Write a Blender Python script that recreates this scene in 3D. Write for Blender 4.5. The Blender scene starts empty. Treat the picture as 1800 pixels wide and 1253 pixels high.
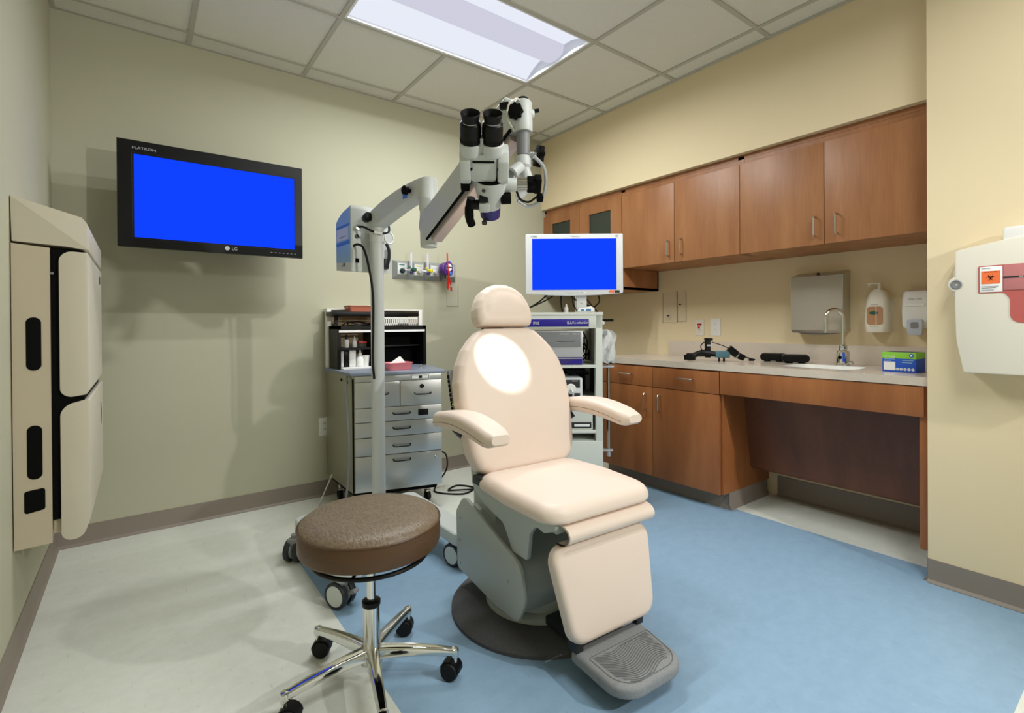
import bpy, bmesh, math, random
from mathutils import Vector, Matrix
random.seed(4)
PI = math.pi
C = bpy.context.scene.collection
V = Vector

# ------------------------------------------------------------------ materials
def lin(c):
    out = []
    for v in c:
        v = v / 255.0
        out.append(v / 12.92 if v <= 0.04045 else ((v + 0.055) / 1.055) ** 2.4)
    return (*out, 1.0)

def mat(name, rgb, rough=0.5, metal=0.0, spec=0.5, var=None, bump=None, coat=0.0, alpha=None, emit=None, trans=0.0, stretch=None):
    m = bpy.data.materials.new(name)
    m.use_nodes = True
    nt = m.node_tree
    b = nt.nodes['Principled BSDF']
    b.inputs['Base Color'].default_value = lin(rgb)
    b.inputs['Roughness'].default_value = rough
    b.inputs['Metallic'].default_value = metal
    b.inputs['Specular IOR Level'].default_value = spec
    b.inputs['Coat Weight'].default_value = coat
    if trans:
        b.inputs['Transmission Weight'].default_value = trans
    if alpha is not None:
        b.inputs['Alpha'].default_value = alpha
    if emit:
        b.inputs['Emission Color'].default_value = lin(emit[0])
        b.inputs['Emission Strength'].default_value = emit[1]
    if var or bump:
        tc = nt.nodes.new('ShaderNodeTexCoord')
        mp = nt.nodes.new('ShaderNodeMapping')
        nt.links.new(tc.outputs['Object'], mp.inputs['Vector'])
        if stretch:
            mp.inputs['Scale'].default_value = stretch
    if var:                       # var = (scale, rgb2, detail)
        n = nt.nodes.new('ShaderNodeTexNoise')
        n.inputs['Scale'].default_value = var[0]
        n.inputs['Detail'].default_value = var[2]
        n.inputs['Roughness'].default_value = 0.65
        nt.links.new(mp.outputs['Vector'], n.inputs['Vector'])
        r = nt.nodes.new('ShaderNodeValToRGB')
        r.color_ramp.elements[0].position = 0.32
        r.color_ramp.elements[1].position = 0.68
        r.color_ramp.elements[0].color = lin(var[1])
        r.color_ramp.elements[1].color = lin(rgb)
        nt.links.new(n.outputs['Fac'], r.inputs['Fac'])
        nt.links.new(r.outputs['Color'], b.inputs['Base Color'])
    if bump:                      # bump = (scale, strength, distance)
        n2 = nt.nodes.new('ShaderNodeTexNoise')
        n2.inputs['Scale'].default_value = bump[0]
        n2.inputs['Detail'].default_value = 3
        nt.links.new(mp.outputs['Vector'], n2.inputs['Vector'])
        bp = nt.nodes.new('ShaderNodeBump')
        bp.inputs['Strength'].default_value = bump[1]
        bp.inputs['Distance'].default_value = bump[2]
        nt.links.new(n2.outputs['Fac'], bp.inputs['Height'])
        nt.links.new(bp.outputs['Normal'], b.inputs['Normal'])
    return m

def wood(name, c1, c2, c3, axis='Z', rough=0.42):
    """maple veneer: broad vertical staves of slightly different stain plus fine grain"""
    m = bpy.data.materials.new(name); m.use_nodes = True
    nt = m.node_tree; b = nt.nodes['Principled BSDF']
    tc = nt.nodes.new('ShaderNodeTexCoord')
    def noise(scale, detail):
        mp = nt.nodes.new('ShaderNodeMapping'); mp.inputs['Scale'].default_value = scale
        n = nt.nodes.new('ShaderNodeTexNoise'); n.inputs['Scale'].default_value = 1.0
        n.inputs['Detail'].default_value = detail
        nt.links.new(tc.outputs['Object'], mp.inputs['Vector']); nt.links.new(mp.outputs['Vector'], n.inputs['Vector'])
        return n
    n1 = noise((9, 9, 1.4), 2); n2 = noise((160, 160, 9), 4)
    r = nt.nodes.new('ShaderNodeValToRGB'); e = r.color_ramp.elements
    e[0].position = 0.33; e[0].color = lin(c1); e[1].position = 0.68; e[1].color = lin(c3)
    k = e.new(0.5); k.color = lin(c2)
    nt.links.new(n1.outputs['Fac'], r.inputs['Fac'])
    mx = nt.nodes.new('ShaderNodeMixRGB'); mx.blend_type = 'MULTIPLY'; mx.inputs['Fac'].default_value = 0.28
    r2 = nt.nodes.new('ShaderNodeValToRGB'); r2.color_ramp.elements[0].position = 0.3; r2.color_ramp.elements[1].position = 0.7
    r2.color_ramp.elements[0].color = (0.55, 0.45, 0.4, 1)
    nt.links.new(n2.outputs['Fac'], r2.inputs['Fac'])
    nt.links.new(r.outputs['Color'], mx.inputs[1]); nt.links.new(r2.outputs['Color'], mx.inputs[2])
    nt.links.new(mx.outputs['Color'], b.inputs['Base Color'])
    b.inputs['Roughness'].default_value = rough
    return m

def linoleum(name, base, light, dark):
    m = bpy.data.materials.new(name); m.use_nodes = True
    nt = m.node_tree; b = nt.nodes['Principled BSDF']
    tc = nt.nodes.new('ShaderNodeTexCoord')
    def noise(scale, detail, rough, rot=0.0):
        mp = nt.nodes.new('ShaderNodeMapping'); mp.inputs['Scale'].default_value = scale
        mp.inputs['Rotation'].default_value = (0, 0, rot)
        n = nt.nodes.new('ShaderNodeTexNoise'); n.inputs['Scale'].default_value = 1.0
        n.inputs['Detail'].default_value = detail; n.inputs['Roughness'].default_value = rough
        n.inputs['Distortion'].default_value = 0.2
        nt.links.new(tc.outputs['Object'], mp.inputs['Vector']); nt.links.new(mp.outputs['Vector'], n.inputs['Vector'])
        return n
    def ramp(n, a, bb, ca, cb):
        r = nt.nodes.new('ShaderNodeValToRGB'); e = r.color_ramp.elements
        e[0].position = a; e[1].position = bb; e[0].color = ca; e[1].color = cb
        nt.links.new(n.outputs['Fac'], r.inputs['Fac']); return r
    big = ramp(noise((16, 20, 16), 5, 0.7), 0.3, 0.7, lin(base), lin(light))
    fleck = ramp(noise((70, 24, 30), 5, 0.75, 0.9), 0.60, 0.72, (0, 0, 0, 1), (1, 1, 1, 1))
    fleck2 = ramp(noise((60, 22, 30), 5, 0.75, 1.1), 0.61, 0.74, (0, 0, 0, 1), (1, 1, 1, 1))
    m1 = nt.nodes.new('ShaderNodeMixRGB'); m1.inputs[2].default_value = lin(dark)
    s1 = nt.nodes.new('ShaderNodeMath'); s1.operation = 'MULTIPLY'; s1.inputs[1].default_value = 0.5
    nt.links.new(fleck.outputs['Color'], s1.inputs[0]); nt.links.new(s1.outputs[0], m1.inputs[0])
    nt.links.new(big.outputs['Color'], m1.inputs[1])
    m2 = nt.nodes.new('ShaderNodeMixRGB'); m2.inputs[2].default_value = lin([min(255, v + 14) for v in light])
    s2 = nt.nodes.new('ShaderNodeMath'); s2.operation = 'MULTIPLY'; s2.inputs[1].default_value = 0.45
    nt.links.new(fleck2.outputs['Color'], s2.inputs[0]); nt.links.new(s2.outputs[0], m2.inputs[0])
    nt.links.new(m1.outputs['Color'], m2.inputs[1]); nt.links.new(m2.outputs['Color'], b.inputs['Base Color'])
    b.inputs['Roughness'].default_value = 0.42; b.inputs['Specular IOR Level'].default_value = 0.35
    return m

def brushed(name, rgb, rough=0.32, axis=(1, 1, 90)):
    m = mat(name, rgb, rough, 1.0)
    nt = m.node_tree; b = nt.nodes['Principled BSDF']
    tc = nt.nodes.new('ShaderNodeTexCoord'); mp = nt.nodes.new('ShaderNodeMapping')
    mp.inputs['Scale'].default_value = axis
    n = nt.nodes.new('ShaderNodeTexNoise'); n.inputs['Scale'].default_value = 3; n.inputs['Detail'].default_value = 4
    mr = nt.nodes.new('ShaderNodeMapRange'); mr.inputs[3].default_value = rough - 0.06; mr.inputs[4].default_value = rough + 0.1
    nt.links.new(tc.outputs['Object'], mp.inputs['Vector']); nt.links.new(mp.outputs['Vector'], n.inputs['Vector'])
    nt.links.new(n.outputs['Fac'], mr.inputs[0]); nt.links.new(mr.outputs[0], b.inputs['Roughness'])
    return m

def emis(name, rgb, s):
    m = bpy.data.materials.new(name); m.use_nodes = True
    nt = m.node_tree; nt.nodes.clear()
    e = nt.nodes.new('ShaderNodeEmission'); o = nt.nodes.new('ShaderNodeOutputMaterial')
    e.inputs[0].default_value = lin(rgb); e.inputs[1].default_value = s
    nt.links.new(e.outputs[0], o.inputs[0]); return m

def clear(name, rgb=(255, 255, 255), a=0.15, rough=0.12):
    return mat(name, rgb, rough, 0, 0.6, alpha=a)

M = dict(
    wall_green=mat('wall paint sage', (184, 182, 160), 0.75, spec=0.2, bump=(240, 0.05, 0.002)),
    wall_tan=mat('wall paint tan', (230, 212, 176), 0.75, spec=0.2, bump=(240, 0.05, 0.002)),
    ceil=mat('ceiling tile', (226, 224, 215), 0.9, spec=0.1, var=(160, (217, 215, 206), 4), bump=(300, 0.3, 0.002)),
    tbar=mat('ceiling grid', (184, 181, 170), 0.6),
    base=mat('rubber baseboard taupe', (138, 127, 116), 0.55),
    floor_l=linoleum('linoleum pale', (211, 214, 204), (221, 223, 214), (166, 172, 160)),
    floor_b=linoleum('linoleum blue', (136, 166, 192), (146, 176, 202), (106, 138, 168)),
    wood=wood('maple veneer', (154, 100, 60), (164, 110, 68), (174, 120, 77)),
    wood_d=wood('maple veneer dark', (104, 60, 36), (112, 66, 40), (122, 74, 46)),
    wood_b=wood('maple veneer base', (150, 90, 48), (160, 98, 54), (170, 108, 60)),
    steel=brushed('brushed steel', (200, 200, 197), 0.36),
    steel_door=mat('satin steel door', (186, 178, 164), 0.42, 0.45),
    steel_side=brushed('brushed steel side', (178, 176, 160), 0.4),
    nickel=mat('satin nickel', (196, 192, 184), 0.3, 1.0),
    chrome=mat('chrome', (225, 225, 222), 0.08, 1.0),
    counter=mat('solid surface counter', (218, 205, 190), 0.2, var=(220, (200, 186, 170), 6), spec=0.5),
    white=mat('white plastic', (232, 231, 226), 0.4),
    cream=mat('cream plastic', (226, 220, 205), 0.42),
    beige=mat('beige laminate', (196, 184, 162), 0.5),
    beige2=mat('beige molded plastic', (206, 199, 182), 0.42),
    black=mat('black plastic', (10, 10, 11), 0.38, spec=0.25),
    blackm=mat('black matte', (4, 4, 4), 0.7, spec=0.12),
    rubber=mat('black rubber', (13, 13, 14), 0.55, spec=0.3),
    dgrey=mat('dark grey plastic', (44, 46, 49), 0.45, spec=0.3),
    mgrey=mat('grey plastic', (128, 130, 132), 0.45),
    scope=mat('light grey enamel', (202, 206, 204), 0.42),
    chairm=mat('grey enamel', (178, 184, 178), 0.4),
    leather=mat('cream vinyl', (229, 211, 197), 0.45, bump=(420, 0.06, 0.002), spec=0.4),
    brown=mat('brown vinyl', (128, 112, 92), 0.4, var=(150, (104, 88, 70), 2), bump=(150, 0.6, 0.004), stretch=(1.0, .38, 1), spec=0.5),
    brown2=mat('brown vinyl side', (86, 60, 35), 0.42, bump=(80, 0.3, 0.003), stretch=(0.4, 0.4, 4), spec=0.45),
    carpet=mat('charcoal carpet', (104, 104, 106), 0.95, var=(420, (78, 78, 80), 3), bump=(500, 0.4, 0.003), spec=0.1),
    rib=mat('grey rubber tread', (150, 152, 154), 0.75, var=(300, (130, 132, 134), 3), spec=0.2),
    ribd=mat('tread groove', (98, 100, 102), 0.85),
    screen=emis('blue screen', (16, 66, 255), 1.0),
    tower=mat('tower enamel', (208, 212, 204), 0.45),
    towerw=mat('white monitor plastic', (226, 228, 230), 0.4),
    indigo=mat('indigo panel', (32, 18, 132), 0.4),
    silver=mat('silver plastic', (190, 192, 196), 0.35, 0.4),
    red=mat('red plastic', (196, 30, 22), 0.4),
    orange=mat('orange label', (240, 116, 60), 0.5),
    pinktray=mat('pink plastic tray', (224, 128, 138), 0.4),
    salmon=mat('salmon plastic tray', (204, 118, 92), 0.4),
    cyan=mat('pale blue panel', (150, 186, 210), 0.4),
    blue=mat('mid blue', (78, 130, 180), 0.4),
    purple=mat('purple plastic', (84, 40, 128), 0.35),
    lensring=mat('violet lens ring', (52, 40, 110), 0.3),
    bluebtn=mat('bright blue plastic', (70, 120, 220), 0.35),
    green=mat('green plastic', (20, 110, 96), 0.4),
    dgreen=mat('dark green', (34, 82, 66), 0.5),
    yellow=mat('yellow plastic', (224, 206, 40), 0.4),
    lime=mat('lime carton', (140, 210, 66), 0.5),
    boxblue=mat('blue carton', (28, 84, 196), 0.5),
    boxdk=mat('dark violet carton', (70, 62, 110), 0.5),
    paper=mat('white paper', (240, 240, 238), 0.7),
    cloth=mat('white cloth', (226, 228, 226), 0.85, bump=(40, 0.5, 0.01)),
    redglass=mat('red translucent bin', (186, 94, 90), 0.25, spec=0.6),
    redlid=mat('red bin lid', (196, 124, 124), 0.25, spec=0.6),
    grey_top=mat('blue grey laminate', (126, 134, 150), 0.4),
    headwall=mat('anodised outlet rail', (150, 154, 152), 0.4, 0.3),
    plate=mat('steel outlet plate', (196, 198, 198), 0.4, 0.2),
    clearp=clear('clear plastic', (250, 250, 246), 0.015),
    clearg=clear('clear tube', (226, 226, 234), 0.45),
    film=clear('soft clear film', (255, 253, 246), 0.06, 0.2),
    glassdark=mat('smoked glass', (44, 52, 46), 0.06, 0, 0.6),
    soapfill=mat('amber soap pouch', (176, 130, 92), 0.25),
    soapgrey=mat('grey push bar', (186, 192, 204), 0.35),
    tan=mat('tan backing', (186, 160, 126), 0.6),
    led=emis('green yellow led', (220, 255, 90), 1.2),
    hub=mat('wheel hub pale', (208, 214, 210), 0.4),
    porcelain=mat('white sink', (250, 249, 245), 0.15),
    teal=mat('teal plastic', (82, 124, 138), 0.4),
    diffuser=emis('lit diffuser', (236, 240, 252), 0.93),
    basket=emis('lit centre basket', (222, 222, 240), 0.82),
    fixture=mat('white enamel trim', (236, 238, 242), 0.4),
)

# ------------------------------------------------------------------ mesh builder
def frame_from(axis):
    a = V(axis).normalized()
    t = V((0, 0, 1)) if abs(a.z) < 0.9 else V((1, 0, 0))
    u = t.cross(a).normalized(); v = a.cross(u)
    return u, v, a

def roundpoly(pts, r, seg=5):
    """round the corners of a 2-D polygon; r a number or a list"""
    n = len(pts); out = []
    for i in range(n):
        rr = r[i] if isinstance(r, (list, tuple)) else r
        p = V(pts[i]).to_2d(); a = V(pts[i - 1]).to_2d(); b = V(pts[(i + 1) % n]).to_2d()
        da = (a - p); db = (b - p); la, lb = da.length, db.length
        if rr <= 1e-6 or la < 1e-6 or lb < 1e-6:
            out.append((p.x, p.y)); continue
        da /= la; db /= lb
        ang = da.angle(db, PI)
        if ang > PI - 0.02:
            out.append((p.x, p.y)); continue
        d = min(rr / math.tan(ang / 2), la * 0.49, lb * 0.49)
        s = p + da * d; e = p + db * d
        for k in range(seg + 1):
            t = k / seg
            wt = math.sin(ang / 2)
            q = (s * (1 - t) ** 2 + p * (2 * wt * t * (1 - t)) + e * t * t) / ((1 - t) ** 2 + 2 * wt * t * (1 - t) + t * t)
            out.append((q.x, q.y))
    return out

def smoothline(pts, n=8):
    """Catmull-Rom through 3-D points"""
    P = [V(p) for p in pts]
    P = [P[0] * 2 - P[1]] + P + [P[-1] * 2 - P[-2]]
    out = []
    for i in range(1, len(P) - 2):
        a, b, c, d = P[i - 1], P[i], P[i + 1], P[i + 2]
        for k in range(n):
            t = k / n
            out.append(0.5 * ((2 * b) + (c - a) * t + (2 * a - 5 * b + 4 * c - d) * t * t + (3 * b - a - 3 * c + d) * t ** 3))
    out.append(P[-2]); return out

class MB:
    def __init__(s):
        s.bm = bmesh.new()
    def _tx(s, verts, m):
        if m is not None:
            bmesh.ops.transform(s.bm, matrix=m, verts=verts)
    def add(s, verts, faces, m=None):
        vs = [s.bm.verts.new(V(v)) for v in verts]
        for f in faces:
            try:
                s.bm.faces.new([vs[i] for i in f])
            except ValueError:
                pass
        s._tx(vs, m); return s
    def box(s, c, size, bev=0.0, seg=2, rot=None, m=None):
        t = bmesh.new()
        bmesh.ops.create_cube(t, size=1.0)
        bmesh.ops.scale(t, vec=V(size), verts=t.verts)
        if bev > 0:
            bmesh.ops.bevel(t, geom=t.edges[:] + t.verts[:], offset=min(bev, min(size) * 0.48), segments=seg, affect='EDGES', profile=0.6)
        mm = Matrix.Translation(V(c)) @ (rot.to_4x4() if rot is not None else Matrix())
        if m is not None:
            mm = m @ mm
        s._merge(t, mm); return s
    def bx(s, x0, x1, y0, y1, z0, z1, bev=0.0, seg=2):
        return s.box(((x0 + x1) / 2, (y0 + y1) / 2, (z0 + z1) / 2), (abs(x1 - x0), abs(y1 - y0), abs(z1 - z0)), bev, seg)
    def _merge(s, t, m):
        idx = {}
        for v in t.verts:
            idx[v] = s.bm.verts.new(m @ v.co)
        for f in t.faces:
            try:
                s.bm.faces.new([idx[v] for v in f.verts])
            except ValueError:
                pass
        t.free()
    def loft(s, rings, closed=True, cap=True):
        R = [[s.bm.verts.new(V(p)) for p in r] for r in rings]
        n = len(R[0])
        for a, b in zip(R, R[1:]):
            for i in range(n if closed else n - 1):
                j = (i + 1) % n
                try:
                    s.bm.faces.new([a[i], a[j], b[j], b[i]])
                except ValueError:
                    pass
        if cap and closed:
            for r in (R[0], R[-1]):
                try:
                    s.bm.faces.new(r)
                except ValueError:
                    pass
        return s
    def lathe(s, prof, p0=(0, 0, 0), axis=(0, 0, 1), seg=32, cap=True):
        """prof = [(radius, height)] turned about the axis through p0"""
        u, v, a = frame_from(axis); p0 = V(p0)
        rings = []
        for r, h in prof:
            r = max(r, 1e-4)
            rings.append([p0 + a * h + (u * math.cos(2 * PI * k / seg) + v * math.sin(2 * PI * k / seg)) * r for k in range(seg)])
        return s.loft(rings, True, cap)
    def cyl(s, p0, p1, r, r1=None, seg=24, bev=0.0):
        p0 = V(p0); p1 = V(p1); L = (p1 - p0).length; r1 = r if r1 is None else r1
        if bev > 0:
            prof = [(r - bev, 0), (r - bev * 0.3, bev * 0.3), (r, bev), (r1, L - bev), (r1 - bev * 0.3, L - bev * 0.3), (r1 - bev, L)]
        else:
            prof = [(r, 0), (r1, L)]
        return s.lathe(prof, p0, p1 - p0, seg)
    def tube(s, pts, r, seg=10, closed=False):
        P = [V(p) for p in pts]; n = len(P); rings = []
        rr = r if isinstance(r, (list, tuple)) else [r] * n
        pu = None
        for i in range(n):
            if closed:
                d = (P[(i + 1) % n] - P[i - 1])
            else:
                d = P[min(i + 1, n - 1)] - P[max(i - 1, 0)]
            d.normalize()
            if pu is None:
                u, v, _ = frame_from(d)
            else:
                u = (pu - d * pu.dot(d))
                u = u.normalized() if u.length > 1e-6 else frame_from(d)[0]
                v = d.cross(u)
            pu = u
            rings.append([P[i] + (u * math.cos(2 * PI * k / seg) + v * math.sin(2 * PI * k / seg)) * rr[i] for k in range(seg)])
        if closed:
            rings.append(rings[0])
        return s.loft(rings, True, not closed)
    def prism(s, poly, O, U, Vv, N, bev=0.0, seg=2):
        """2-D polygon in the (U,V) plane at O extruded along the vector N"""
        O = V(O); U = V(U); Vv = V(Vv); N = V(N)
        t = bmesh.new()
        a = [t.verts.new(O + U * p[0] + Vv * p[1]) for p in poly]
        f = t.faces.new(a)
        r = bmesh.ops.extrude_face_region(t, geom=[f])
        ev = [e for e in r['geom'] if isinstance(e, bmesh.types.BMVert)]
        bmesh.ops.translate(t, vec=N, verts=ev)
        if bev > 0:
            es = [e for e in t.edges if len(e.link_faces) == 2 and (len(e.link_faces[0].verts) == len(poly)) != (len(e.link_faces[1].verts) == len(poly))]
            bmesh.ops.bevel(t, geom=es, offset=bev, segments=seg, affect='EDGES', profile=0.6)
        s._merge(t, Matrix()); return s
    def cushion(s, outline, O, U, Vv, N, thick, r, crown=0.0, seg=6, back_r=0.0, crown_rings=5):
        """padded slab: outline in (U,V), face rounded towards +N with a crown"""
        O = V(O); U = V(U); Vv = V(Vv); N = V(N).normalized()
        cx = (min(p[0] for p in outline) + max(p[0] for p in outline)) / 2
        cy = (min(p[1] for p in outline) + max(p[1] for p in outline)) / 2
        hx = (max(p[0] for p in outline) - min(p[0] for p in outline)) / 2
        hy = (max(p[1] for p in outline) - min(p[1] for p in outline)) / 2
        def ring(inset, h):
            fx = 1 - inset / hx; fy = 1 - inset / hy
            return [O + U * (cx + (p[0] - cx) * fx) + Vv * (cy + (p[1] - cy) * fy) + N * h for p in outline]
        rings = []
        if back_r > 0:
            for k in range(seg):
                a = PI / 2 * k / seg
                rings.append(ring(back_r * (1 - math.sin(a)), back_r * (1 - math.cos(a))))
        rings.append(ring(0, back_r)); rings.append(ring(0, thick - r))
        for k in range(1, seg + 1):
            a = PI / 2 * k / seg
            rings.append(ring(r * (1 - math.cos(a)), thick - r + r * math.sin(a)))
        hm = min(hx, hy) - r
        for k in range(1, crown_rings + 1):
            t = k / (crown_rings + 0.5)
            rings.append(ring(r + hm * t, thick + crown * (1 - (1 - t) ** 2)))
        return s.loft(rings)
    def build(s, name, m, parent=None, smooth=35, inv=None):
        bm = s.bm
        bmesh.ops.remove_doubles(bm, verts=bm.verts, dist=1e-6)
        bmesh.ops.recalc_face_normals(bm, faces=bm.faces)
        me = bpy.data.meshes.new(name)
        bm.to_mesh(me); bm.free()
        for p in me.polygons:
            p.use_smooth = True
        me.set_sharp_from_angle(angle=math.radians(smooth))
        ms = m if isinstance(m, (list, tuple)) else [m]
        for mm in ms:
            me.materials.append(mm)
        o = bpy.data.objects.new(name, me); C.objects.link(o)
        if parent is not None:
            o.parent = parent
            root = parent
            while root.parent: root = root.parent
            if inv is None:
                inv = root.get('_w', 1)
            if inv:
                me.transform(ROOTM[root.name].inverted())
        return o

ROOTM = {}
def thing(name, label, cat, loc=(0, 0, 0), rz=0.0, group=None, local=False):
    """an Empty at the thing's base; parts are drawn in world metres unless local=True"""
    o = bpy.data.objects.new(name, None); C.objects.link(o)
    o.empty_display_size = 0.1
    o.location = loc; o.rotation_euler = (0, 0, rz)
    o['label'] = label; o['category'] = cat
    if group: o['group'] = group
    m = Matrix.Translation(V(loc)) @ Matrix.Rotation(rz, 4, 'Z')
    ROOTM[o.name] = Matrix() if local else m
    return o
def tag(o, label, cat, group=None):
    o['label'] = label; o['category'] = cat
    if group: o['group'] = group
    # put the origin at the base of the mesh
    vs = [v.co for v in o.data.vertices]
    c = V(((min(v.x for v in vs) + max(v.x for v in vs)) / 2, (min(v.y for v in vs) + max(v.y for v in vs)) / 2, min(v.z for v in vs)))
    o.data.transform(Matrix.Translation(-c)); o.location = o.location + c
    return o
def struct(name, mb, m):
    o = mb.build(name, m); o['kind'] = 'structure'; return o
def plabel(o, txt):
    o['label'] = txt; return o

def lettering(txt, parent, m, O, U, Vv, height=None, width=None, depth=0.0006, name='lettering', align='CENTER', bold=0.0):
    """flat raised letters as a mesh; O centre, U reading direction, V up"""
    cu = bpy.data.curves.new('t', 'FONT'); cu.body = txt; cu.size = 1.0; cu.extrude = 0.0; cu.offset = bold
    to = bpy.data.objects.new('t', cu); C.objects.link(to)
    dg = bpy.context.evaluated_depsgraph_get(); dg.update()
    me = bpy.data.meshes.new_from_object(to.evaluated_get(dg))
    bpy.data.objects.remove(to); bpy.data.curves.remove(cu)
    xs = [v.co.x for v in me.vertices]; ys = [v.co.y for v in me.vertices]
    w = max(xs) - min(xs); h = max(ys) - min(ys)
    sx = sy = (height / h) if height else (width / w)
    if height and width: sx = width / w
    cx = (max(xs) + min(xs)) / 2 if align == 'CENTER' else min(xs)
    cy = (max(ys) + min(ys)) / 2
    U = V(U).normalized(); Vv = V(Vv).normalized(); N = U.cross(Vv); O = V(O)
    for v in me.vertices:
        v.co = O + U * ((v.co.x - cx) * sx) + Vv * ((v.co.y - cy) * sy) + N * depth
    me.materials.clear(); me.materials.append(m)
    me.name = name
    o = bpy.data.objects.new(name, me); C.objects.link(o)
    root = parent
    while root.parent: root = root.parent
    me.transform(ROOTM[root.name].inverted())
    o.parent = parent
    return o

# ------------------------------------------------------------------ the room
XL, YB, ZC = -0.343, 3.345, 2.693         # left wall, back wall, ceiling
XS, XW, XN, YN = 2.824, 3.27, 2.685, 0.649  # soffit face, alcove wall, near partition face and its end
ZS = 2.098
YR = -1.7

# floor: pale linoleum with a blue rectangle let into it, two materials on one mesh
mb = MB()
xs = [XL, 0.59, 2.832, XW]; ys = [YR, 0.285, 2.47, YB]
mb.add([(x, y, 0) for y in ys for x in xs], [(j * 4 + i, j * 4 + i + 1, j * 4 + i + 5, j * 4 + i + 4) for j in range(3) for i in range(3)])
fl = struct('floor', mb, [M['floor_l'], M['floor_b']])
for p in fl.data.polygons:
    if 0.59 < p.center.x < 2.832 and 0.285 < p.center.y < 2.47: p.material_index = 1

struct('wall_back', MB().bx(XL - .1, XW + .1, YB, YB + .1, 0, ZC), M['wall_green'])
struct('wall_left', MB().bx(XL - .1, XL, YR, YB, 0, ZC), M['wall_green'])
struct('wall_right', MB().bx(XW, XW + .1, YN, YB, 0, ZC), M['wall_tan'])
struct('wall_soffit', MB().bx(XS, XW, YN, YB, ZS, ZC), M['wall_tan'])
struct('wall_near', MB().bx(XN, XW + .1, YR, YN, 0, ZC), M['wall_tan'])
struct('wall_rear', MB().bx(XL - .1, XW + .1, YR - .1, YR, 0, ZC), M['wall_green'])

# ceiling with holes where the two troffers sit
LX0, LX1 = 0.846, 2.061
lights_y = [(1.979, 2.585), (-0.459, 0.147)]
mb = MB()
cx = [XL, LX0, LX1, XW]; cy = sorted([YR, YB] + [v for p in lights_y for v in p])
for i in range(3):
    for j in range(len(cy) - 1):
        hole = i == 1 and any(abs(cy[j] - a) < 1e-6 for a, b in lights_y)
        if not hole:
            mb.bx(cx[i], cx[i + 1], cy[j], cy[j + 1], ZC, ZC + .02)
struct('ceiling', mb, M['ceil'])
mb = MB()
g = 0.6096; gx, gy = 2.673, 2.587
k = 0
while gx - k * g > XL:
    x = gx - k * g
    cuts = [YR, YB]
    segs = [(YR, YB - .021)]
    if LX0 + .05 < x < LX1 - .05:
        segs = [(YR, -0.46), (0.15, 1.977), (2.587, YB - .021)]
    for a, b in segs: mb.bx(x - .012, x + .012, a, b, ZC - .006, ZC + .001)
    k += 1
k = -1
while gy - k * g > YR:
    y = gy - k * g
    mb.bx(XL + .021, XS - .021, y - .012, y + .012, ZC - .0062, ZC + .001); k += 1
mb.bx(XL, XS, YB - .022, YB, ZC - .0068, ZC); mb.bx(XL, XL + .022, YR, YB, ZC - .0070, ZC); mb.bx(XS - .022, XS, YN, YB, ZC - .0072, ZC)
mb.bx(XN - .022, XN, YR, YN, ZC - .0074, ZC)
o = mb.build('trim_1', M['tbar'], smooth=1); o['kind'] = 'structure'

def baseboard(name, p0, p1, n, h=0.1):
    """coved rubber base along p0->p1, n points into the room"""
    prof = [(0, h), (.0035, h), (.004, .03), (.006, .014), (.016, .003), (.016, 0), (0, 0)]
    p0 = V((*p0, 0)); p1 = V((*p1, 0)); n = V((*n, 0))
    mb = MB().prism(prof, p0, n, (0, 0, 1), p1 - p0)
    struct(name, mb, M['base'])
baseboard('baseboard_back', (XL, YB), (XW, YB), (0, -1))
baseboard('baseboard_left', (XL, YR), (XL, YB), (1, 0))
baseboard('baseboard_near', (XN, YR), (XN, YN), (-1, 0))
baseboard('baseboard_end', (XN, YN), (XW, YN), (0, 1))
baseboard('baseboard_right', (XW, YN), (XW, 1.55), (-1, 0), 0.13)
baseboard('baseboard_corner', (XW, 2.6), (XW, YB), (-1, 0))

# ------------------------------------------------------------------ ceiling lights
def troffer(y0, y1, label):
    t = thing('ceiling_light', label, 'ceiling light', ((LX0 + LX1) / 2, (y0 + y1) / 2, ZC), 0)
    f = MB(); w = .022
    f.bx(LX0, LX1, y0, y0 + w, ZC - .004, ZC + .012); f.bx(LX0, LX1, y1 - w, y1, ZC - .004, ZC + .012)
    f.bx(LX0, LX0 + w, y0 + w, y1 - w, ZC - .004, ZC + .012); f.bx(LX1 - w, LX1, y0 + w, y1 - w, ZC - .004, ZC + .012)
    f.bx(LX0, LX1, y0, y1, ZC + .115, ZC + .12)
    for (a, b, c, d) in ((LX0, LX1, y0, y0 + .004), (LX0, LX1, y1 - .004, y1), (LX0, LX0 + .004, y0, y1), (LX1 - .004, LX1, y0, y1)):
        f.bx(a, b, c, d, ZC, ZC + .118)
    f.build('frame', M['fixture'], t)
    ym = (y0 + y1) / 2; X0, X1 = LX0 + w, LX1 - w
    for sgn in (-1, 1):
        pts = []
        for k in range(11):                         # curved side reflector, lit from the centre
            a = k / 10
            yy = ym + sgn * (.085 + (.3 - w - .085) * a)
            zz = ZC + .010 + .085 * math.sin(PI * (1 - a) * .5 + .0) * (1 - .25 * (1 - a))
            pts.append((yy, zz))
        f = MB().loft([[(X0, p[0], p[1]) for p in pts], [(X1, p[0], p[1]) for p in pts]], closed=False, cap=False)
        f.build('side_diffuser', M['diffuser'], t)
    pts = [(ym - .085, ZC + .075), (ym - .07, ZC + .03), (ym - .04, ZC + .017), (ym, ZC + .013), (ym + .04, ZC + .017), (ym + .07, ZC + .03), (ym + .085, ZC + .075)]
    MB().loft([[(X0, *p) for p in pts], [(X1, *p) for p in pts]], closed=False, cap=False).build('centre_basket', M['basket'], t)
    return t
troffer(*lights_y[0], 'lit white recessed troffer in the tiled ceiling, in front of the microscope')
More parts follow.
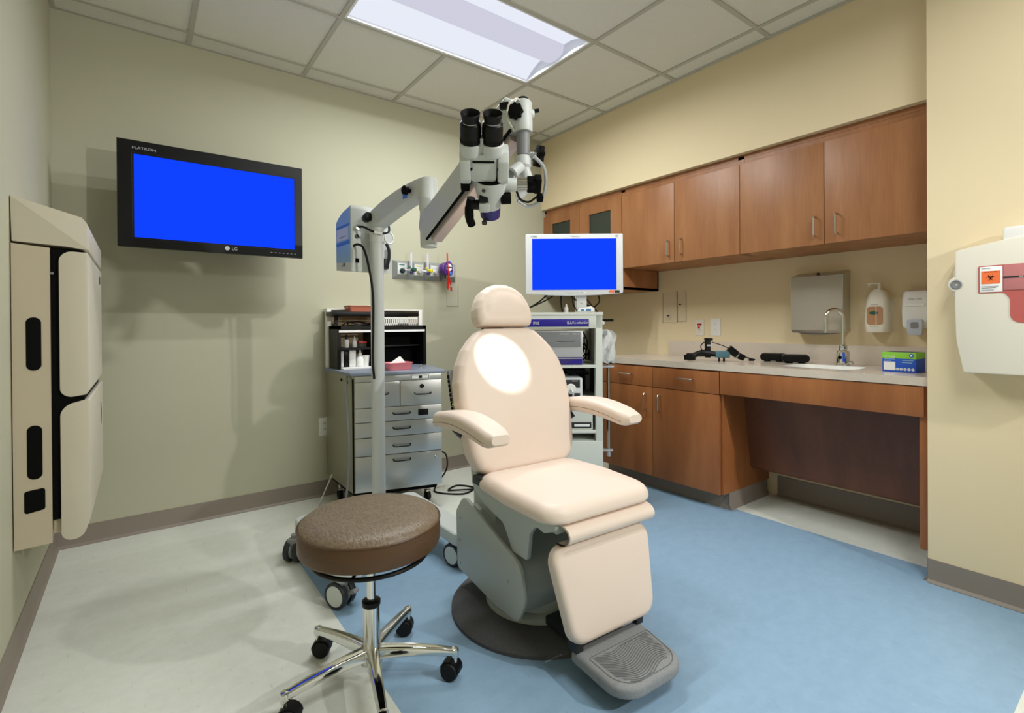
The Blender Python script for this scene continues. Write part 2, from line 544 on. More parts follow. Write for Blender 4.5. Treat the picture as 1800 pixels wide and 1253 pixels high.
troffer(*lights_y[1], 'lit white recessed troffer in the ceiling above the viewpoint')

def area(name, loc, sx, sy, power, col, rot=(0, 0, 0)):
    l = bpy.data.lights.new(name, 'AREA'); l.shape = 'RECTANGLE'; l.size = sx; l.size_y = sy
    l.energy = power; l.color = col
    o = bpy.data.objects.new(name, l); C.objects.link(o); o.location = loc; o.rotation_euler = rot
    return o
WARM = (0.965, 1.0, 0.995)
for (y0, y1), pw in zip(lights_y, (17.5, 14.5)):
    ym = (y0 + y1) / 2
    for s in (-1, 1):                                # the two tubes of each fixture, beside the basket
        area('fluorescent_tube', ((LX0 + LX1) / 2, ym + s * .15, ZC + .018), 1.12, .03, pw, WARM, rot=(0, 0, 0)).data.spread = math.radians(170)

# unseen light behind the camera, casting the chair's wall shadow; lamp fixture added
_d = bpy.data.lights.new('added_rear_lamp', 'SPOT'); _d.energy = 150; _d.spot_size = math.radians(78); _d.spot_blend = .45
_d.shadow_soft_size = .035; _d.color = (1.0, .99, .96)
_l = bpy.data.objects.new('added_rear_lamp', _d); C.objects.link(_l); _l.location = (2.17, -1.35, 2.07)
_l.rotation_euler = (V((.95, 2.2, .6)) - _l.location).to_track_quat('-Z', 'Y').to_euler()

t = thing('added_rear_lamp', 'added white lamp on a wall arm, unseen behind the viewpoint', 'lamp', (2.17, -1.69, 1.95))
_p = V(_l.location); _a = (V((.95, 2.2, .6)) - _p).normalized()
MB().lathe([(.02, -.14), (.045, -.13), (.06, -.08), (.085, -.012), (.082, -.012), (.056, -.078), (.04, -.12), (.001, -.125)], _p, _a, 32, cap=False).build('lamp_head', M['white'], t)
MB().tube(smoothline([_p - _a * .135, _p - _a * .17 + V((0, -.02, -.01)), (2.2, -1.62, 2.05), (2.2, -1.69, 2.05)]), .012, 10).build('wall_mount_arm', M['white'], t)
MB().bx(2.14, 2.26, -1.7, -1.685, 1.97, 2.13, .004).build('mount_plate', M['white'], t)

# ------------------------------------------------------------------ wall-mounted television
t = thing('television', 'black flat television showing a plain blue screen on the sage wall', 'television', (.345, 3.15, 1.50))
tx0, tx1, tz0, tz1, ty = -.0824, .772, 1.5015, 2.027, 3.09
mb = MB()
outer = [(tx0, tz0), (tx1, tz0), (tx1, tz1), (tx0, tz1)]
sx0, sx1, sz0, sz1 = tx0 + .066, tx1 - .043, tz0 + .048, tz1 - .066
for (a, b, c, d) in ((tx0, tx1, tz0, sz0), (tx0, tx1, sz1, tz1), (tx0, sx0, sz0, sz1), (sx1, tx1, sz0, sz1)):
    mb.bx(a, b, ty, ty + .03, c, d, 0)
mb.bx(tx0 + .004, tx1 - .004, ty + .012, ty + .05, tz0 + .004, tz1 - .004, .006)
mb.build('housing', M['black'], t)
mb = MB()       # sloping inner lip
for q in (((sx0 - .008, sz0 - .008), (sx1 + .008, sz0 - .008), (sx1, sz0), (sx0, sz0)), ((sx0 - .008, sz1 + .008), (sx1 + .008, sz1 + .008), (sx1, sz1), (sx0, sz1)),
          ((sx0 - .008, sz0 - .008), (sx0 - .008, sz1 + .008), (sx0, sz1), (sx0, sz0)), ((sx1 + .008, sz0 - .008), (sx1 + .008, sz1 + .008), (sx1, sz1), (sx1, sz0))):
    mb.add([(q[0][0], ty - .001, q[0][1]), (q[1][0], ty - .001, q[1][1]), (q[2][0], ty + .006, q[2][1]), (q[3][0], ty + .006, q[3][1])], [(0, 1, 2, 3)])
mb.build('screen_lip', M['dgrey'], t)
MB().bx(sx0, sx1, ty + .005, ty + .011, sz0, sz1).build('screen', M['screen'], t)
lettering('FLATRON', t, M['silver'], (tx0 + .108, ty, tz1 - .036), (1, 0, 0), (0, 0, 1), height=.013, width=.095)
mb = MB().cyl((.385, ty + .001, tz0 + .026), (.385, ty - .001, tz0 + .026), .0115, seg=20); o = mb.build('emblem', M['silver'], t)
lettering('LG', t, M['silver'], (.42, ty, tz0 + .026), (1, 0, 0), (0, 0, 1), height=.016)
mb = MB()
for k in range(7): mb.bx(.60 + .021 * k, .61 + .021 * k, ty - .0008, ty, tz0 + .02, tz0 + .024)
mb.build('buttons', M['mgrey'], t)
mb = MB().bx(.25, .46, YB - .02, YB, 1.68, 1.86, .004); mb.bx(.30, .41, 3.18, YB - .02, 1.74, 1.80, .004); mb.bx(.22, .49, 3.135, 3.18, 1.66, 1.88, .004)
mb.build('wall_mount', M['dgrey'], t)

# ------------------------------------------------------------------ beige wall-mounted workstation on the left wall
t = thing('wall_workstation', 'tall beige wall-mounted workstation with black slots and two rounded covers on the left wall', 'wall cabinet', (XL + .1, 2.7, .36))
y0, y1 = 2.32, 3.08
def yz(p):  # profile (x,z) extruded along +y
    return p
MB().prism([(-.340, .362), (-.245, .366), (-.245, 1.378), (-.340, 1.387)], (0, y0, 0), (1, 0, 0), (0, 0, 1), (0, .018, 0), .002).build('side_panel', M['beige'], t)
MB().bx(XL + .001, -.245, y0 + .018, y1, .40, 1.378).build('carcass', M['beige'], t)
hood = roundpoly([(-.341, 1.546), (-.338, 1.394), (-.21, 1.387), (-.144, 1.379), (-.144, 1.468), (-.160, 1.492)], [.002, .003, .03, .004, .02, .01])
MB().prism(hood, (0, y0, 0), (1, 0, 0), (0, 0, 1), (0, y1 - y0, 0), .002).build('hood', M['beige2'], t)
MB().bx(-.245, -.158, y0 + .012, y1 - .01, .44, 1.376).build('inner_core', M['blackm'], t)
up = roundpoly([(-.222, .858), (-.150, .868), (-.144, .885), (-.144, 1.368), (-.222, 1.372)], [.045, .02, .01, .006, .04], 7)
lo = roundpoly([(-.222, .366), (-.165, .362), (-.143, .43), (-.143, .852), (-.222, .832)], [.05, .04, .03, .006, .045], 7)
o = MB().prism(up, (0, y0 - .004, 0), (1, 0, 0), (0, 0, 1), (0, y1 - y0, 0), .003).build('upper_cover', M['beige2'], t)
MB().bx(-.1462, -.143, y0 + .60, y0 + .66, 1.30, 1.335, .003).build('latch', M['black'], o)
o = MB().prism(lo, (0, y0 - .004, 0), (1, 0, 0), (0, 0, 1), (0, y1 - y0, 0), .003).build('lower_cover', M['beige2'], t)
MB().prism([(0, -.05), (.03, -.01), (.03, .01), (0, .05)], (-.1432, y0 + .60, .72), (0, 1, 0), (0, 0, 1), (.002, 0, 0)).build('latch', M['black'], o)
for zc, h in ((1.05, .18), (.683, .182)):
    pr = roundpoly([(-.306, zc - h / 2), (-.268, zc - h / 2), (-.268, zc + h / 2), (-.306, zc + h / 2)], .0185, 8)
    MB().prism(pr, (0, y0 - .0015, 0), (1, 0, 0), (0, 0, 1), (0, .006, 0)).build('slot', M['blackm'], t)
pr = roundpoly([(-.314, .478), (-.262, .487), (-.262, .560), (-.314, .554)], .008, 4)
MB().prism(pr, (0, y0 - .0015, 0), (1, 0, 0), (0, 0, 1), (0, .006, 0)).build('port', M['blackm'], t)
MB().bx(-.247, -.236, y0 + .006, y0 + .016, 1.288, 1.296).build('latch_pin', M['mgrey'], t)
MB().bx(-.243, -.225, y0 + .02, y0 + .05, .39, .44, .002).build('hinge', M['beige'], t)

# ------------------------------------------------------------------ upper cabinets
def bow_handle(parent, p, axis, out, L=.1, r=.0045, m=None):
    """U-shaped bar handle centred at p along axis, standing off along out"""
    p = V(p); a = V(axis).normalized(); n = V(out).normalized()
    pts = [p - a * L / 2, p - a * L / 2 + n * .020, p - a * (L / 2 - .008) + n * .028, p + a * (L / 2 - .008) + n * .028, p + a * L / 2 + n * .020, p + a * L / 2]
    return MB().tube(pts, r, 10).build('handle', m or M['nickel'], parent)
XU = 2.86
def upper_cabinet(label, ya, yb, z0, z1, handles, glass=False):
    t = thing('wall_cabinet', label, 'cabinet', ((XU + XW) / 2, (ya + yb) / 2, z0), 0, 'maple wall cabinets over the counter')
    mb = MB()
    mb.bx(XU + .002, XW, ya, ya + .018, z0, z1); mb.bx(XU + .002, XW, yb - .018, yb, z0, z1)
    mb.bx(XU + .002, XW, ya, yb, z0 + .0, z0 + .018); mb.bx(XU + .002, XW, ya, yb, z1 - .018, z1)
    mb.bx(XW - .012, XW, ya, yb, z0, z1)
    mb.build('carcass', M['wood'], t)
    MB().bx(XU + .004, XU + .022, ya, yb, z1 - .045, ZS).build('top_rail', M['wood'], t)
    ym = (ya + yb) / 2
    for i, (a, b) in enumerate(((ya, ym), (ym, yb))):
        a += .0018; b -= .0018
        zt = z1 - .050
        if not glass:
            d = MB().bx(XU - .018, XU, a, b, z0, zt, .0012).build('door', M['wood'], t)
            bow_handle(d, (XU - .018, handles[i], z0 + .095), (0, 0, 1), (-1, 0, 0))
        else:
            gz0, gz1 = z0 + .12, zt - .075; ga, gb = a + .105, b - .105
            mb = MB()
            for (u0, u1, w0, w1) in ((a, b, z0, gz0), (a, b, gz1, zt), (a, ga, gz0, gz1), (gb, b, gz0, gz1)):
                mb.bx(XU - .018, XU, u0, u1, w0, w1)
            d = mb.build('door', M['wood'], t)
            MB().bx(XU - .008, XU - .004, ga, gb, gz0, gz1).build('glass_pane', M['glassdark'], d)
    return t
ZU0, ZU1 = 1.512, 2.088
upper_cabinet('maple wall cabinet with a double door nearest the sharps container end of the alcove', .655, 1.5605, ZU0, ZU1, (1.047, 1.148))
upper_cabinet('maple wall cabinet with two solid doors between the glass-door cabinet and the alcove end cabinet', 1.5605, 2.459, ZU0, ZU1, (1.953, 2.052))
upper_cabinet('lower-hanging maple wall cabinet with two glass-paned doors in the corner behind the monitor', 2.459, 3.34, 1.36, ZU1, (0, 0), True)

# ------------------------------------------------------------------ base cabinet, knee space, counter
XB = 2.73
t = thing('base_cabinet', 'maple base cabinet with two drawers over two doors under the counter', 'cabinet', (3.0, 2.1, 0))
MB().bx(XB + .002, XW - .005, 1.603, 2.562, .1, .826).build('carcass', M['wood_b'], t)
mb = MB().bx(XB + .075, XW - .02, 1.607, 2.562, 0, .1)
mb.build('toe_kick', M['base'], t)
mb = MB(); prof = [(0, .1), (.004, .1), (.005, .03), (.016, .003), (.016, 0), (0, 0)]
mb.prism(prof, (XB + .075, 1.607, 0), (-1, 0, 0), (0, 0, 1), (0, .955, 0)); mb.prism(prof, (XB + .062, 1.607, 0), (0, -1, 0), (0, 0, 1), (.45, 0, 0))
mb.build('kick_base', M['base'], t)
for a, b, hd in ((1.618, 2.092, 1.842), (2.092, 2.562, 2.316)):
    d = MB().bx(XB - .018, XB, a + .0018, b - .0018, .688, .818, .0012).build('drawer', M['wood_b'], t)
    bow_handle(d, (XB - .018, hd, .763), (0, 1, 0), (-1, 0, 0), .105)
for a, b, hd in ((1.618, 2.092, 2.034), (2.092, 2.562, 2.146)):
    d = MB().bx(XB - .018, XB, a + .0018, b - .0018, .098, .684, .0012).build('door', M['wood_b'], t)
    bow_handle(d, (XB - .018, hd, .588), (0, 0, 1), (-1, 0, 0), .105)

t = thing('sink_cabinet', 'maple apron and slanted access panel over the open knee space below the sink', 'cabinet', (3.0, 1.1, .11))
MB().bx(XB - .018, XB + .002, .668, 1.6145, .692, .824, .0012).build('apron', M['wood_b'], t)
MB().bx(XB - .004, XW - .006, YN + .002, .687, .115, .826, .001).build('end_panel', M['wood_b'], t)
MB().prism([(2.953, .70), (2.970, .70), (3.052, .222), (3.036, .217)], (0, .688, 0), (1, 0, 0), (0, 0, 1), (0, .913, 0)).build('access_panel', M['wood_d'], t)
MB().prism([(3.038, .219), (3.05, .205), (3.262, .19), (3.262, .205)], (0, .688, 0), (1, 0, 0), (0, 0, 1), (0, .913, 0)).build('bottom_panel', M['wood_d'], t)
MB().bx(2.72, 2.96, 1.585, 1.601, .10, .70).build('side_filler', M['wood_b'], t) if False else None

ZK0, ZK1 = .828, .866
SX0, SX1, SY0, SY1 = 2.835, 3.085, .985, 1.335
t = thing('countertop', 'speckled beige solid-surface worktop with a low backsplash along the alcove', 'countertop', (3.0, 1.6, ZK0))
mb = MB(); xk0, xk1, yk0, yk1 = 2.708, XW, YN + .001, 2.575
hole = roundpoly([(SX0, SY0), (SX1, SY0), (SX1, SY1), (SX0, SY1)], .05, 6)
n = len(hole)
outp = []
for (hx, hy) in hole:                         # matching outer ring, so the hole is real
    dx = hx - (SX0 + SX1) / 2; dy = hy - (SY0 + SY1) / 2
    s = max(abs(dx) / .17, abs(dy) / .23)
    outp.append(((SX0 + SX1) / 2 + dx / s, (SY0 + SY1) / 2 + dy / s))
ox0, ox1 = min(p[0] for p in outp), max(p[0] for p in outp); oy0, oy1 = min(p[1] for p in outp), max(p[1] for p in outp)
vs = []; fs = []
def vv(p, z): vs.append((p[0], p[1], z)); return len(vs) - 1
ho = [vv(p, ZK1) for p in hole]; hi = [vv(p, ZK0) for p in hole]
ou = [vv(p, ZK1) for p in outp]; ol = [vv(p, ZK0) for p in outp]
for i in range(n):
    j = (i + 1) % n
    fs += [(ho[i], ho[j], ou[j], ou[i]), (hi[i], hi[j], ol[j], ol[i]), (ho[i], ho[j], hi[j], hi[i])]
mb.add(vs, fs)
mb.bx(xk0, ox0, yk0, yk1, ZK0, ZK1); mb.bx(ox1, xk1, yk0, yk1, ZK0, ZK1)
mb.bx(ox0, ox1, yk0, oy0, ZK0, ZK1); mb.bx(ox0, ox1, oy1, yk1, ZK0, ZK1)
mb.build('slab', M['counter'], t, smooth=1)
MB().bx(XW - .02, XW, YN + .002, 2.355, ZK1, ZK1 + .108, .0015).build('backsplash', M['counter'], t)
MB().bx(2.76, XW - .02, YN + .001, YN + .02, ZK1, ZK1 + .108, .0015).build('side_splash', M['counter'], t)

t = thing('sink', 'white undermount sink basin let into the beige worktop', 'sink', ((SX0 + SX1) / 2, (SY0 + SY1) / 2, ZK0 - .12))
def rr(x0, x1, y0, y1, r, z): return [(p[0], p[1], z) for p in roundpoly([(x0, y0), (x1, y0), (x1, y1), (x0, y1)], r, 6)]
e = .006
MB().loft([rr(SX0 - .003, SX1 + .003, SY0 - .003, SY1 + .003, .052, ZK1 + .0006), rr(SX0 + .002, SX1 - .002, SY0 + .002, SY1 - .002, .05, ZK1 + .0006), rr(SX0 + .004, SX1 - .004, SY0 + .004, SY1 - .004, .05, ZK0 - .03),
           rr(SX0 + .01, SX1 - .01, SY0 + .012, SY1 - .012, .05, ZK0 - .09), rr(SX0 + .05, SX1 - .05, SY0 + .05, SY1 - .05, .04, ZK0 - .115), rr(SX0 + .1, SX1 - .1, SY0 + .14, SY1 - .14, .015, ZK0 - .118)], True, False).build('basin', M['porcelain'], t)
MB().cyl((2.96, 1.16, ZK0 - .117), (2.96, 1.16, ZK0 - .112), .022).build('drain', M['chrome'], t)

# faucet
t = thing('faucet', 'chrome sensor faucet with a gooseneck spout behind the sink', 'faucet', (3.122, 1.124, ZK1))
FX, FY = 3.122, 1.124
ZB_ = ZK1; ZK1 = ZK1 + .0007      # a hair of clearance for what stands on the worktop
MB().lathe([(.036, 0), (.036, .006), (.0325, .008), (.0325, .072), (.03, .08), (.018, .086)], (FX, FY, ZK1), (0, 0, 1), 32).build('body', M['chrome'], t)
MB().lathe([(.018, 0), (.021, .01), (.021, .026), (.012, .032), (.012, .04)], (FX, FY, ZK1 + .084), (0, 0, 1), 24).build('collar', M['chrome'], t)
pts = [(FX, FY, ZK1 + .115), (FX, FY, ZK1 + .26)]
d = V((-.82, .57, 0)); R = .048
for k in range(1, 13):
    a = PI * k / 12; pts.append(V((FX, FY, ZK1 + .262)) + d * (R - R * math.cos(a)) + V((0, 0, R * math.sin(a))))
pts += [V((FX, FY, ZK1 + .20)) + d * 2 * R]
o = MB().tube(pts, .0105, 14).build('spout', M['chrome'], t)
MB().cyl(V((FX, FY, ZK1 + .182)) + d * 2 * R, V((FX, FY, ZK1 + .21)) + d * 2 * R, .012).build('aerator', M['chrome'], o)
dn = V((-.86, .1, 0)).normalized()
MB().cyl(V((FX, FY, ZK1 + .045)) + dn * .031, V((FX, FY, ZK1 + .045)) + dn * .0345, .010).build('sensor_eye', M['blackm'], t)
dn2 = V((-.93, -.45, 0)).normalized(); sd = V((dn2.y, -dn2.x, 0))
MB().box(V((FX, FY, ZK1 + .048)) + dn2 * .0325, (.003, .012, .05), .001, rot=Matrix.Rotation(math.atan2(dn2.y, dn2.x), 3, 'Z')).build('blue_badge', M['boxblue'], t)
MB().cyl((FX - .01, FY - .03, ZK1 + .018), (FX - .015, FY - .052, ZK1 + .018), .008, .010).build('mixing_knob', M['chrome'], t)

# glove carton
bx = thing('glove_box', 'blue and lime green carton of gloves at the right end of the worktop', 'box', (2.85, .775, ZK1), math.radians(-112 + 90), local=True)
ROOTM[bx.name] = Matrix()
L, D, H = .136, .105, .094
# local frame: front faces -x' rotated; build with front on local -Y
bx.rotation_euler = (0, 0, math.radians(-95)); bx.location = (2.955, .805, ZK1)
MB().bx(-L / 2, L / 2, -D / 2, D / 2, 0, H * .68, .001).build('carton', M['boxblue'], bx)
o = MB().bx(-L / 2 - .0005, L / 2 + .0005, -D / 2 - .0005, D / 2 + .0005, H * .68, H, .001).build('lime_band', M['lime'], bx)
MB().bx(-L / 2 + .01, L / 2 - .01, -D / 2 + .01, D / 2 - .01, H, H + .0008).build('carton_top', M['boxdk'], bx)
MB().bx(-L / 2 + .006, -L / 2 + .054, -D / 2 - .001, -D / 2, .008, .048).build('white_label', M['paper'], bx)
MB().cyl((L / 2 - .018, -D / 2 - .0006, H * .85), (L / 2 - .018, -D / 2 - .0018, H * .85), .009, seg=20).build('round_emblem', M['boxblue'], bx)
MB().cyl((L / 2 - .018, -D / 2 - .0018, H * .85), (L / 2 - .018, -D / 2 - .0024, H * .85), .005, seg=16).build('emblem_centre', M['paper'], bx)
for k in range(5):
    MB().lathe([(.0064, 0), (.0064, .001), (.0042, .001), (.0042, .0)], (L / 2 - .012 - .0155 * k, -D / 2 - .0001, .014), (0, -1, 0), 14).build('symbol', M['paper'], bx)
lettering('NITRILE', bx, M['paper'], (-.038, -D / 2 - .0006, H * .77), (1, 0, 0), (0, 0, 1), height=.008, width=.048)
for k, w in enumerate((.04, .045)):
    MB().bx(L / 2 - .055, L / 2 - .055 + w, -D / 2 - .0012, -D / 2, .044 + .011 * k, .047 + .011 * k).build('print_line', M['cyan'], bx)
for k, w in enumerate((.03, .045)):
    MB().bx(-L / 2 + .008, -L / 2 + .008 + w, -D / 2 - .0012, -D / 2, .052 + .007 * k, .055 + .007 * k).build('print_line', M['cyan'], bx)

# two black handset pods
def pod(x, y, rz, label):
    t = thing('black_case', label, 'case', (x, y, ZK1), rz, 'black cases on the worktop', local=True)
    pr = roundpoly([(-.072, .006), (.072, .006), (.072, .050), (-.072, .050)], .02, 6)
    MB().prism(pr, (0, -.045, 0), (1, 0, 0), (0, 0, 1), (0, .09, 0), .006).build('shell', M['black'], t)
    MB().bx(-.05, -.015, -.03, .03, 0, .008).build('foot', M['rubber'], t); MB().bx(.015, .05, -.03, .03, 0, .008).build('foot', M['rubber'], t)
    return t
pod(3.165, 1.525, math.radians(-66), 'left of two small black cases beside the sink')
pod(3.12, 1.375, math.radians(-62), 'right of two small black cases beside the sink')

# head-worn ophthalmoscope lying on the counter
hx, hy, hz = 2.90, 1.77, ZK1
t = thing('head_loupe', 'black and teal head-worn examining loupe lying on the worktop', 'headset', (hx, hy, hz), math.radians(-51), local=True)
# local x runs left->right as seen, y away
MB().tube(smoothline([(-.155, -.02, .022), (-.15, .04, .026), (-.09, .09, .03), (0, .10, .032), (.06, .06, .03), (.05, .0, .03)]), .010, 8).build('headband', M['black'], t)
mb = MB(); mb.box((-.135, -.02, .028), (.055, .05, .045), .01); mb.tube([(-.165, -.02, .04), (-.165, -.02, .008)], .011, 12); mb.build('ratchet', M['black'], t)
MB().tube(smoothline([(-.12, -.02, .035), (-.07, -.03, .055), (-.02, -.03, .05), (.01, -.03, .045)]), .017, 8).build('brow_band', M['black'], t)
mb = MB().box((-.035, -.02, .078), (.034, .03, .11), .006); mb.box((-.03, -.02, .138), (.05, .034, .018), .006); mb.build('crown_post', M['black'], t)
MB().box((-.026, -.036, .1), (.03, .004, .01), .001).build('post_band', M['silver'], t)
MB().box((.05, -.03, .045), (.085, .035, .042), .008).build('teal_housing', M['teal'], t)
MB().tube(smoothline([(-.055, -.02, .12), (-.075, -.03, .1), (-.07, -.03, .07), (-.04, -.03, .05)]), .003, 6).build('loop_cable', M['blackm'], t)
MB().tube(smoothline([(-.01, -.02, .12), (.05, -.02, .1), (.1, -.03, .075)]), .0028, 6).build('cable', M['blackm'], t)
mb = MB().cyl((.085, -.03, .082), (.135, -.03, .042), .024, .022); mb.build('lens_barrel', M['black'], t)
mb = MB().cyl((.14, -.03, .038), (.175, -.03, .022), .02, .018); mb.build('lens_barrel', M['black'], t)
MB().cyl((.134, -.03, .043), (.141, -.03, .037), .019).build('lens_ring', M['silver'], t)
mb = MB().tube([(.175, -.03, .03), (.235, -.04, .014)], .004, 8); mb.box((.215, -.03, .011), (.03, .02, .012), .003); mb.build('illumination_arm', M['black'], t)
mb = MB(); mb.cyl((.03, -.035, .0), (.03, -.035, .024), .006); mb.cyl((.06, -.02, .0), (.06, -.02, .024), .006); mb.build('thumb_screws', M['rubber'], t)

ZK1 = ZB_
# ------------------------------------------------------------------ things on the alcove wall
t = thing('paper_towel_dispenser', 'brushed steel paper towel dispenser on the wall behind the faucet', 'dispenser', (3.22, 1.28, 1.05))
prof = [(3.2703, 1.055), (3.19, 1.045), (3.17, 1.06), (3.165, 1.375), (3.19, 1.383), (3.2703, 1.405)]
MB().prism(prof, (0, 1.139, 0), (1, 0, 0), (0, 0, 1), (0, .282, 0), .002).build('cabinet', M['steel'], t)
MB().bx(3.163, 3.1665, 1.142, 1.418, 1.062, 1.373, .001).build('front_door', M['steel_door'], t)
MB().loft([[(3.185 + .02 * math.sin(PI * k / 10), 1.165 + .023 * k, 1.046 - .014 * math.sin(PI * k / 10)) for k in range(11)],
           [(3.235, 1.165 + .023 * k, 1.05) for k in range(11)]], closed=False, cap=False).build('paper_towel', M['paper'], t)
MB().cyl((3.2, 1.28, 1.388), (3.2, 1.28, 1.398), .008).build('lock', M['dgrey'], t)

def soap_a():
    t = thing('soap_dispenser', 'cream soap dispenser with a pump top and amber window on the alcove wall', 'dispenser', (3.22, .97, 1.045))
    SA = .989
    zs = [1.05, 1.075, 1.12, 1.17, 1.215, 1.25, 1.272, 1.284]
    hw = [.050, .0535, .0535, .052, .049, .043, .033, .016]
    rings = []
    for z, w in zip(zs, hw):
        xf = 3.168 + (.0 if z < 1.2 else (z - 1.2) * .35) + (.008 if z < 1.06 else 0)
        pr = roundpoly([(3.262, SA - w), (xf, SA - w), (xf, SA + w), (3.262, SA + w)], [.004, min(.028, w * .6), min(.028, w * .6), .004], 5)
        rings.append([(p[0], p[1], z) for p in pr])
    MB().loft(rings).build('shell', M['cream'], t)
    back = roundpoly([(.935, 1.062), (1.045, 1.062), (1.045, 1.22), (1.01, 1.285), (.97, 1.285), (.935, 1.22)], [.01, .01, .05, .03, .03, .05])
    MB().prism([(p[0], p[1]) for p in back], (3.26, 0, 0), (0, 1, 0), (0, 0, 1), (.01, 0, 0)).build('back_plate', M['white'], t)
    w = roundpoly([(-.036, -.049), (.036, -.049), (.036, .049), (-.036, .049)], .015, 5)
    o = MB().prism(w, (3.1665, .989, 1.14), (0, 1, 0), (0, 0, 1), (.003, 0, 0)).build('window', M['soapfill'], t)
    el = [(.021 * math.cos(2 * PI * k / 20), .009 * math.sin(2 * PI * k / 20)) for k in range(20)]
    MB().prism(el, (3.1655, .994, 1.155), (0, 1, 0), (0, 0, 1), (.001, 0, 0)).build('label_oval', M['dgreen'], o)
    MB().bx(3.1653, 3.1668, .981, .9835, 1.092, 1.188).build('seam', M['paper'], o)
    lettering('PROVON', t, M['dgrey'], (3.1665, .99, 1.2), (0, -1, 0), (0, 0, 1), height=.005, width=.032)
    lettering('LOTION', t, M['mgrey'], (3.1665, .992, 1.082), (0, -1, 0), (0, 0, 1), height=.004, width=.036)
    mb = MB().cyl((3.2, .978, 1.278), (3.2, .978, 1.312), .007); mb.box((3.2, .998, 1.315), (.02, .064, .008), .003); mb.cyl((3.2, 1.023, 1.298), (3.2, 1.023, 1.315), .0055)
    mb.build('pump', M['cream'], t)
soap_a()
t = thing('soap_dispenser', 'white soap dispenser with a grey push bar at the right end of the alcove wall', 'dispenser', (3.22, .815, 1.03))
rings = []
for z, dx, w in ((1.072, .012, .054), (1.085, .003, .06), (1.16, 0, .062), (1.235, .004, .06), (1.262, .012, .056), (1.268, .03, .05)):
    pr = roundpoly([(3.2703, .812 - w), (3.165 + dx, .812 - w), (3.165 + dx, .812 + w), (3.2703, .812 + w)], [.003, .02, .02, .003], 5)
    rings.append([(p[0], p[1], z) for p in pr])
MB().loft(rings).build('shell', M['white'], t)
pr = roundpoly([(.783, 1.038), (.843, 1.038), (.846, 1.118), (.78, 1.118)], [.012, .012, .01, .01])
o = MB().prism(pr, (3.15, 0, 0), (0, 1, 0), (0, 0, 1), (.03, 0, 0), .004).build('push_bar', M['soapgrey'], t)
pr = roundpoly([(.797, 1.072), (.829, 1.072), (.829, 1.104), (.797, 1.104)], .008)
MB().prism(pr, (3.1485, 0, 0), (0, 1, 0), (0, 0, 1), (.002, 0, 0)).build('thumb_dish', M['mgrey'], o)
lettering('DIAL CARE', t, M['mgrey'], (3.168, .813, 1.222), (0, -1, 0), (0, 0, 1), height=.008, width=.055)
MB().bx(3.162, 3.166, .776, .852, 1.186, 1.197).build('white_strip', M['paper'], t)

def outlet(loc, n, label, plate_m, red=False, w=.072, h=.117):
    """loc = centre on the wall, n = outward normal (axis aligned)"""
    t = thing('wall_outlet', label, 'outlet', (loc[0], loc[1], loc[2] - h / 2))
    N = V(n); U = V((0, 0, 1)).cross(N); O = V(loc)
    pr = roundpoly([(-w / 2, -h / 2), (w / 2, -h / 2), (w / 2, h / 2), (-w / 2, h / 2)], .004, 3)
    MB().prism(pr, O, U, (0, 0, 1), N * .005, .0015).build('plate', plate_m, t)
    for s in (-1, 1):
        pr = roundpoly([(-.017, s * .02 - .014), (.017, s * .02 - .014), (.017, s * .02 + .014), (-.017, s * .02 + .014)], .008, 4)
        o = MB().prism(pr, O + N * .005, U, (0, 0, 1), N * .0015).build('socket', M['white'] if not red else M['cream'], t)
        mb = MB()
        for dx in (-.006, .006):
            mb.prism([(dx - .001, s * .02 - .002), (dx + .001, s * .02 - .002), (dx + .001, s * .02 + .007), (dx - .001, s * .02 + .007)], O + N * .0065, U, (0, 0, 1), N * .0004)
        mb.build('slots', M['dgrey'], o)
    if red:
        mb = MB()
        for (u, v, a, b) in ((-.004, .022, .012, .007), (.011, .022, .007, .007), (-.004, .0, .007, .008)):
            mb.prism([(u - a, v - b), (u + a, v - b), (u + a, v + b), (u - a, v + b)], O + N * .007, U, (0, 0, 1), N * .0015)
        mb.build('red_buttons', M['red'], t)
    return t
outlet((XW, 2.10, 1.075), (-1, 0, 0), 'white outlet plate with red buttons on the tan wall above the backsplash', M['cream'], True)
outlet((XW, 1.975, 1.079), (-1, 0, 0), 'plain white outlet plate on the tan wall, right of the red-buttoned one', M['white'], w=.078, h=.122)
outlet((.962, YB, .45), (0, -1, 0), 'white outlet plate low on the sage wall beside the steel cabinet', M['white'])

# clear pockets hung on walls
def pocket(label, O, U, N, w, h, wrinkle=True, mm=None, small=False, group=None):
    t = thing('plastic_pocket', label, 'pocket', O, 0, group)
    O = V(O); U = V(U); N = V(N); rows = []
    rnd = random.Random(int(abs(O.y) * 1000) + int(w * 1000))
    nx, nz = 7, 9
    for j in range(nz):
        row = []
        for i in range(nx):
            ed = 0 if i in (0, nx - 1) or j in (0, nz - 1) else 1
            row.append(O + U * (w * (i / (nx - 1) - .5)) + V((0, 0, h * j / (nz - 1))) + N * (.003 + ed * (.01 + .012 * rnd.random())))
        rows.append(row)
    MB().loft(rows, False, False).build('front_film', mm or M['film'], t, smooth=70)
    MB().prism([(-w / 2, 0), (w / 2, 0), (w / 2, h), (-w / 2, h)], O + N * .0005, U, (0, 0, 1), N * .0012).build('back_sheet', M['clearp'], t)
    mb = MB()
    for a in (-w / 2, w / 2 - .003): mb.prism([(a, 0), (a + .003, 0), (a + .003, h), (a, h)], O, U, (0, 0, 1), N * .004)
    mb.prism([(-w / 2, 0), (w / 2, 0), (w / 2, .003), (-w / 2, .003)], O, U, (0, 0, 1), N * .004); mb.build('welded_edge', M['film'], t)  # welded film strips along both sides and the bottom
    return t, O, U, N
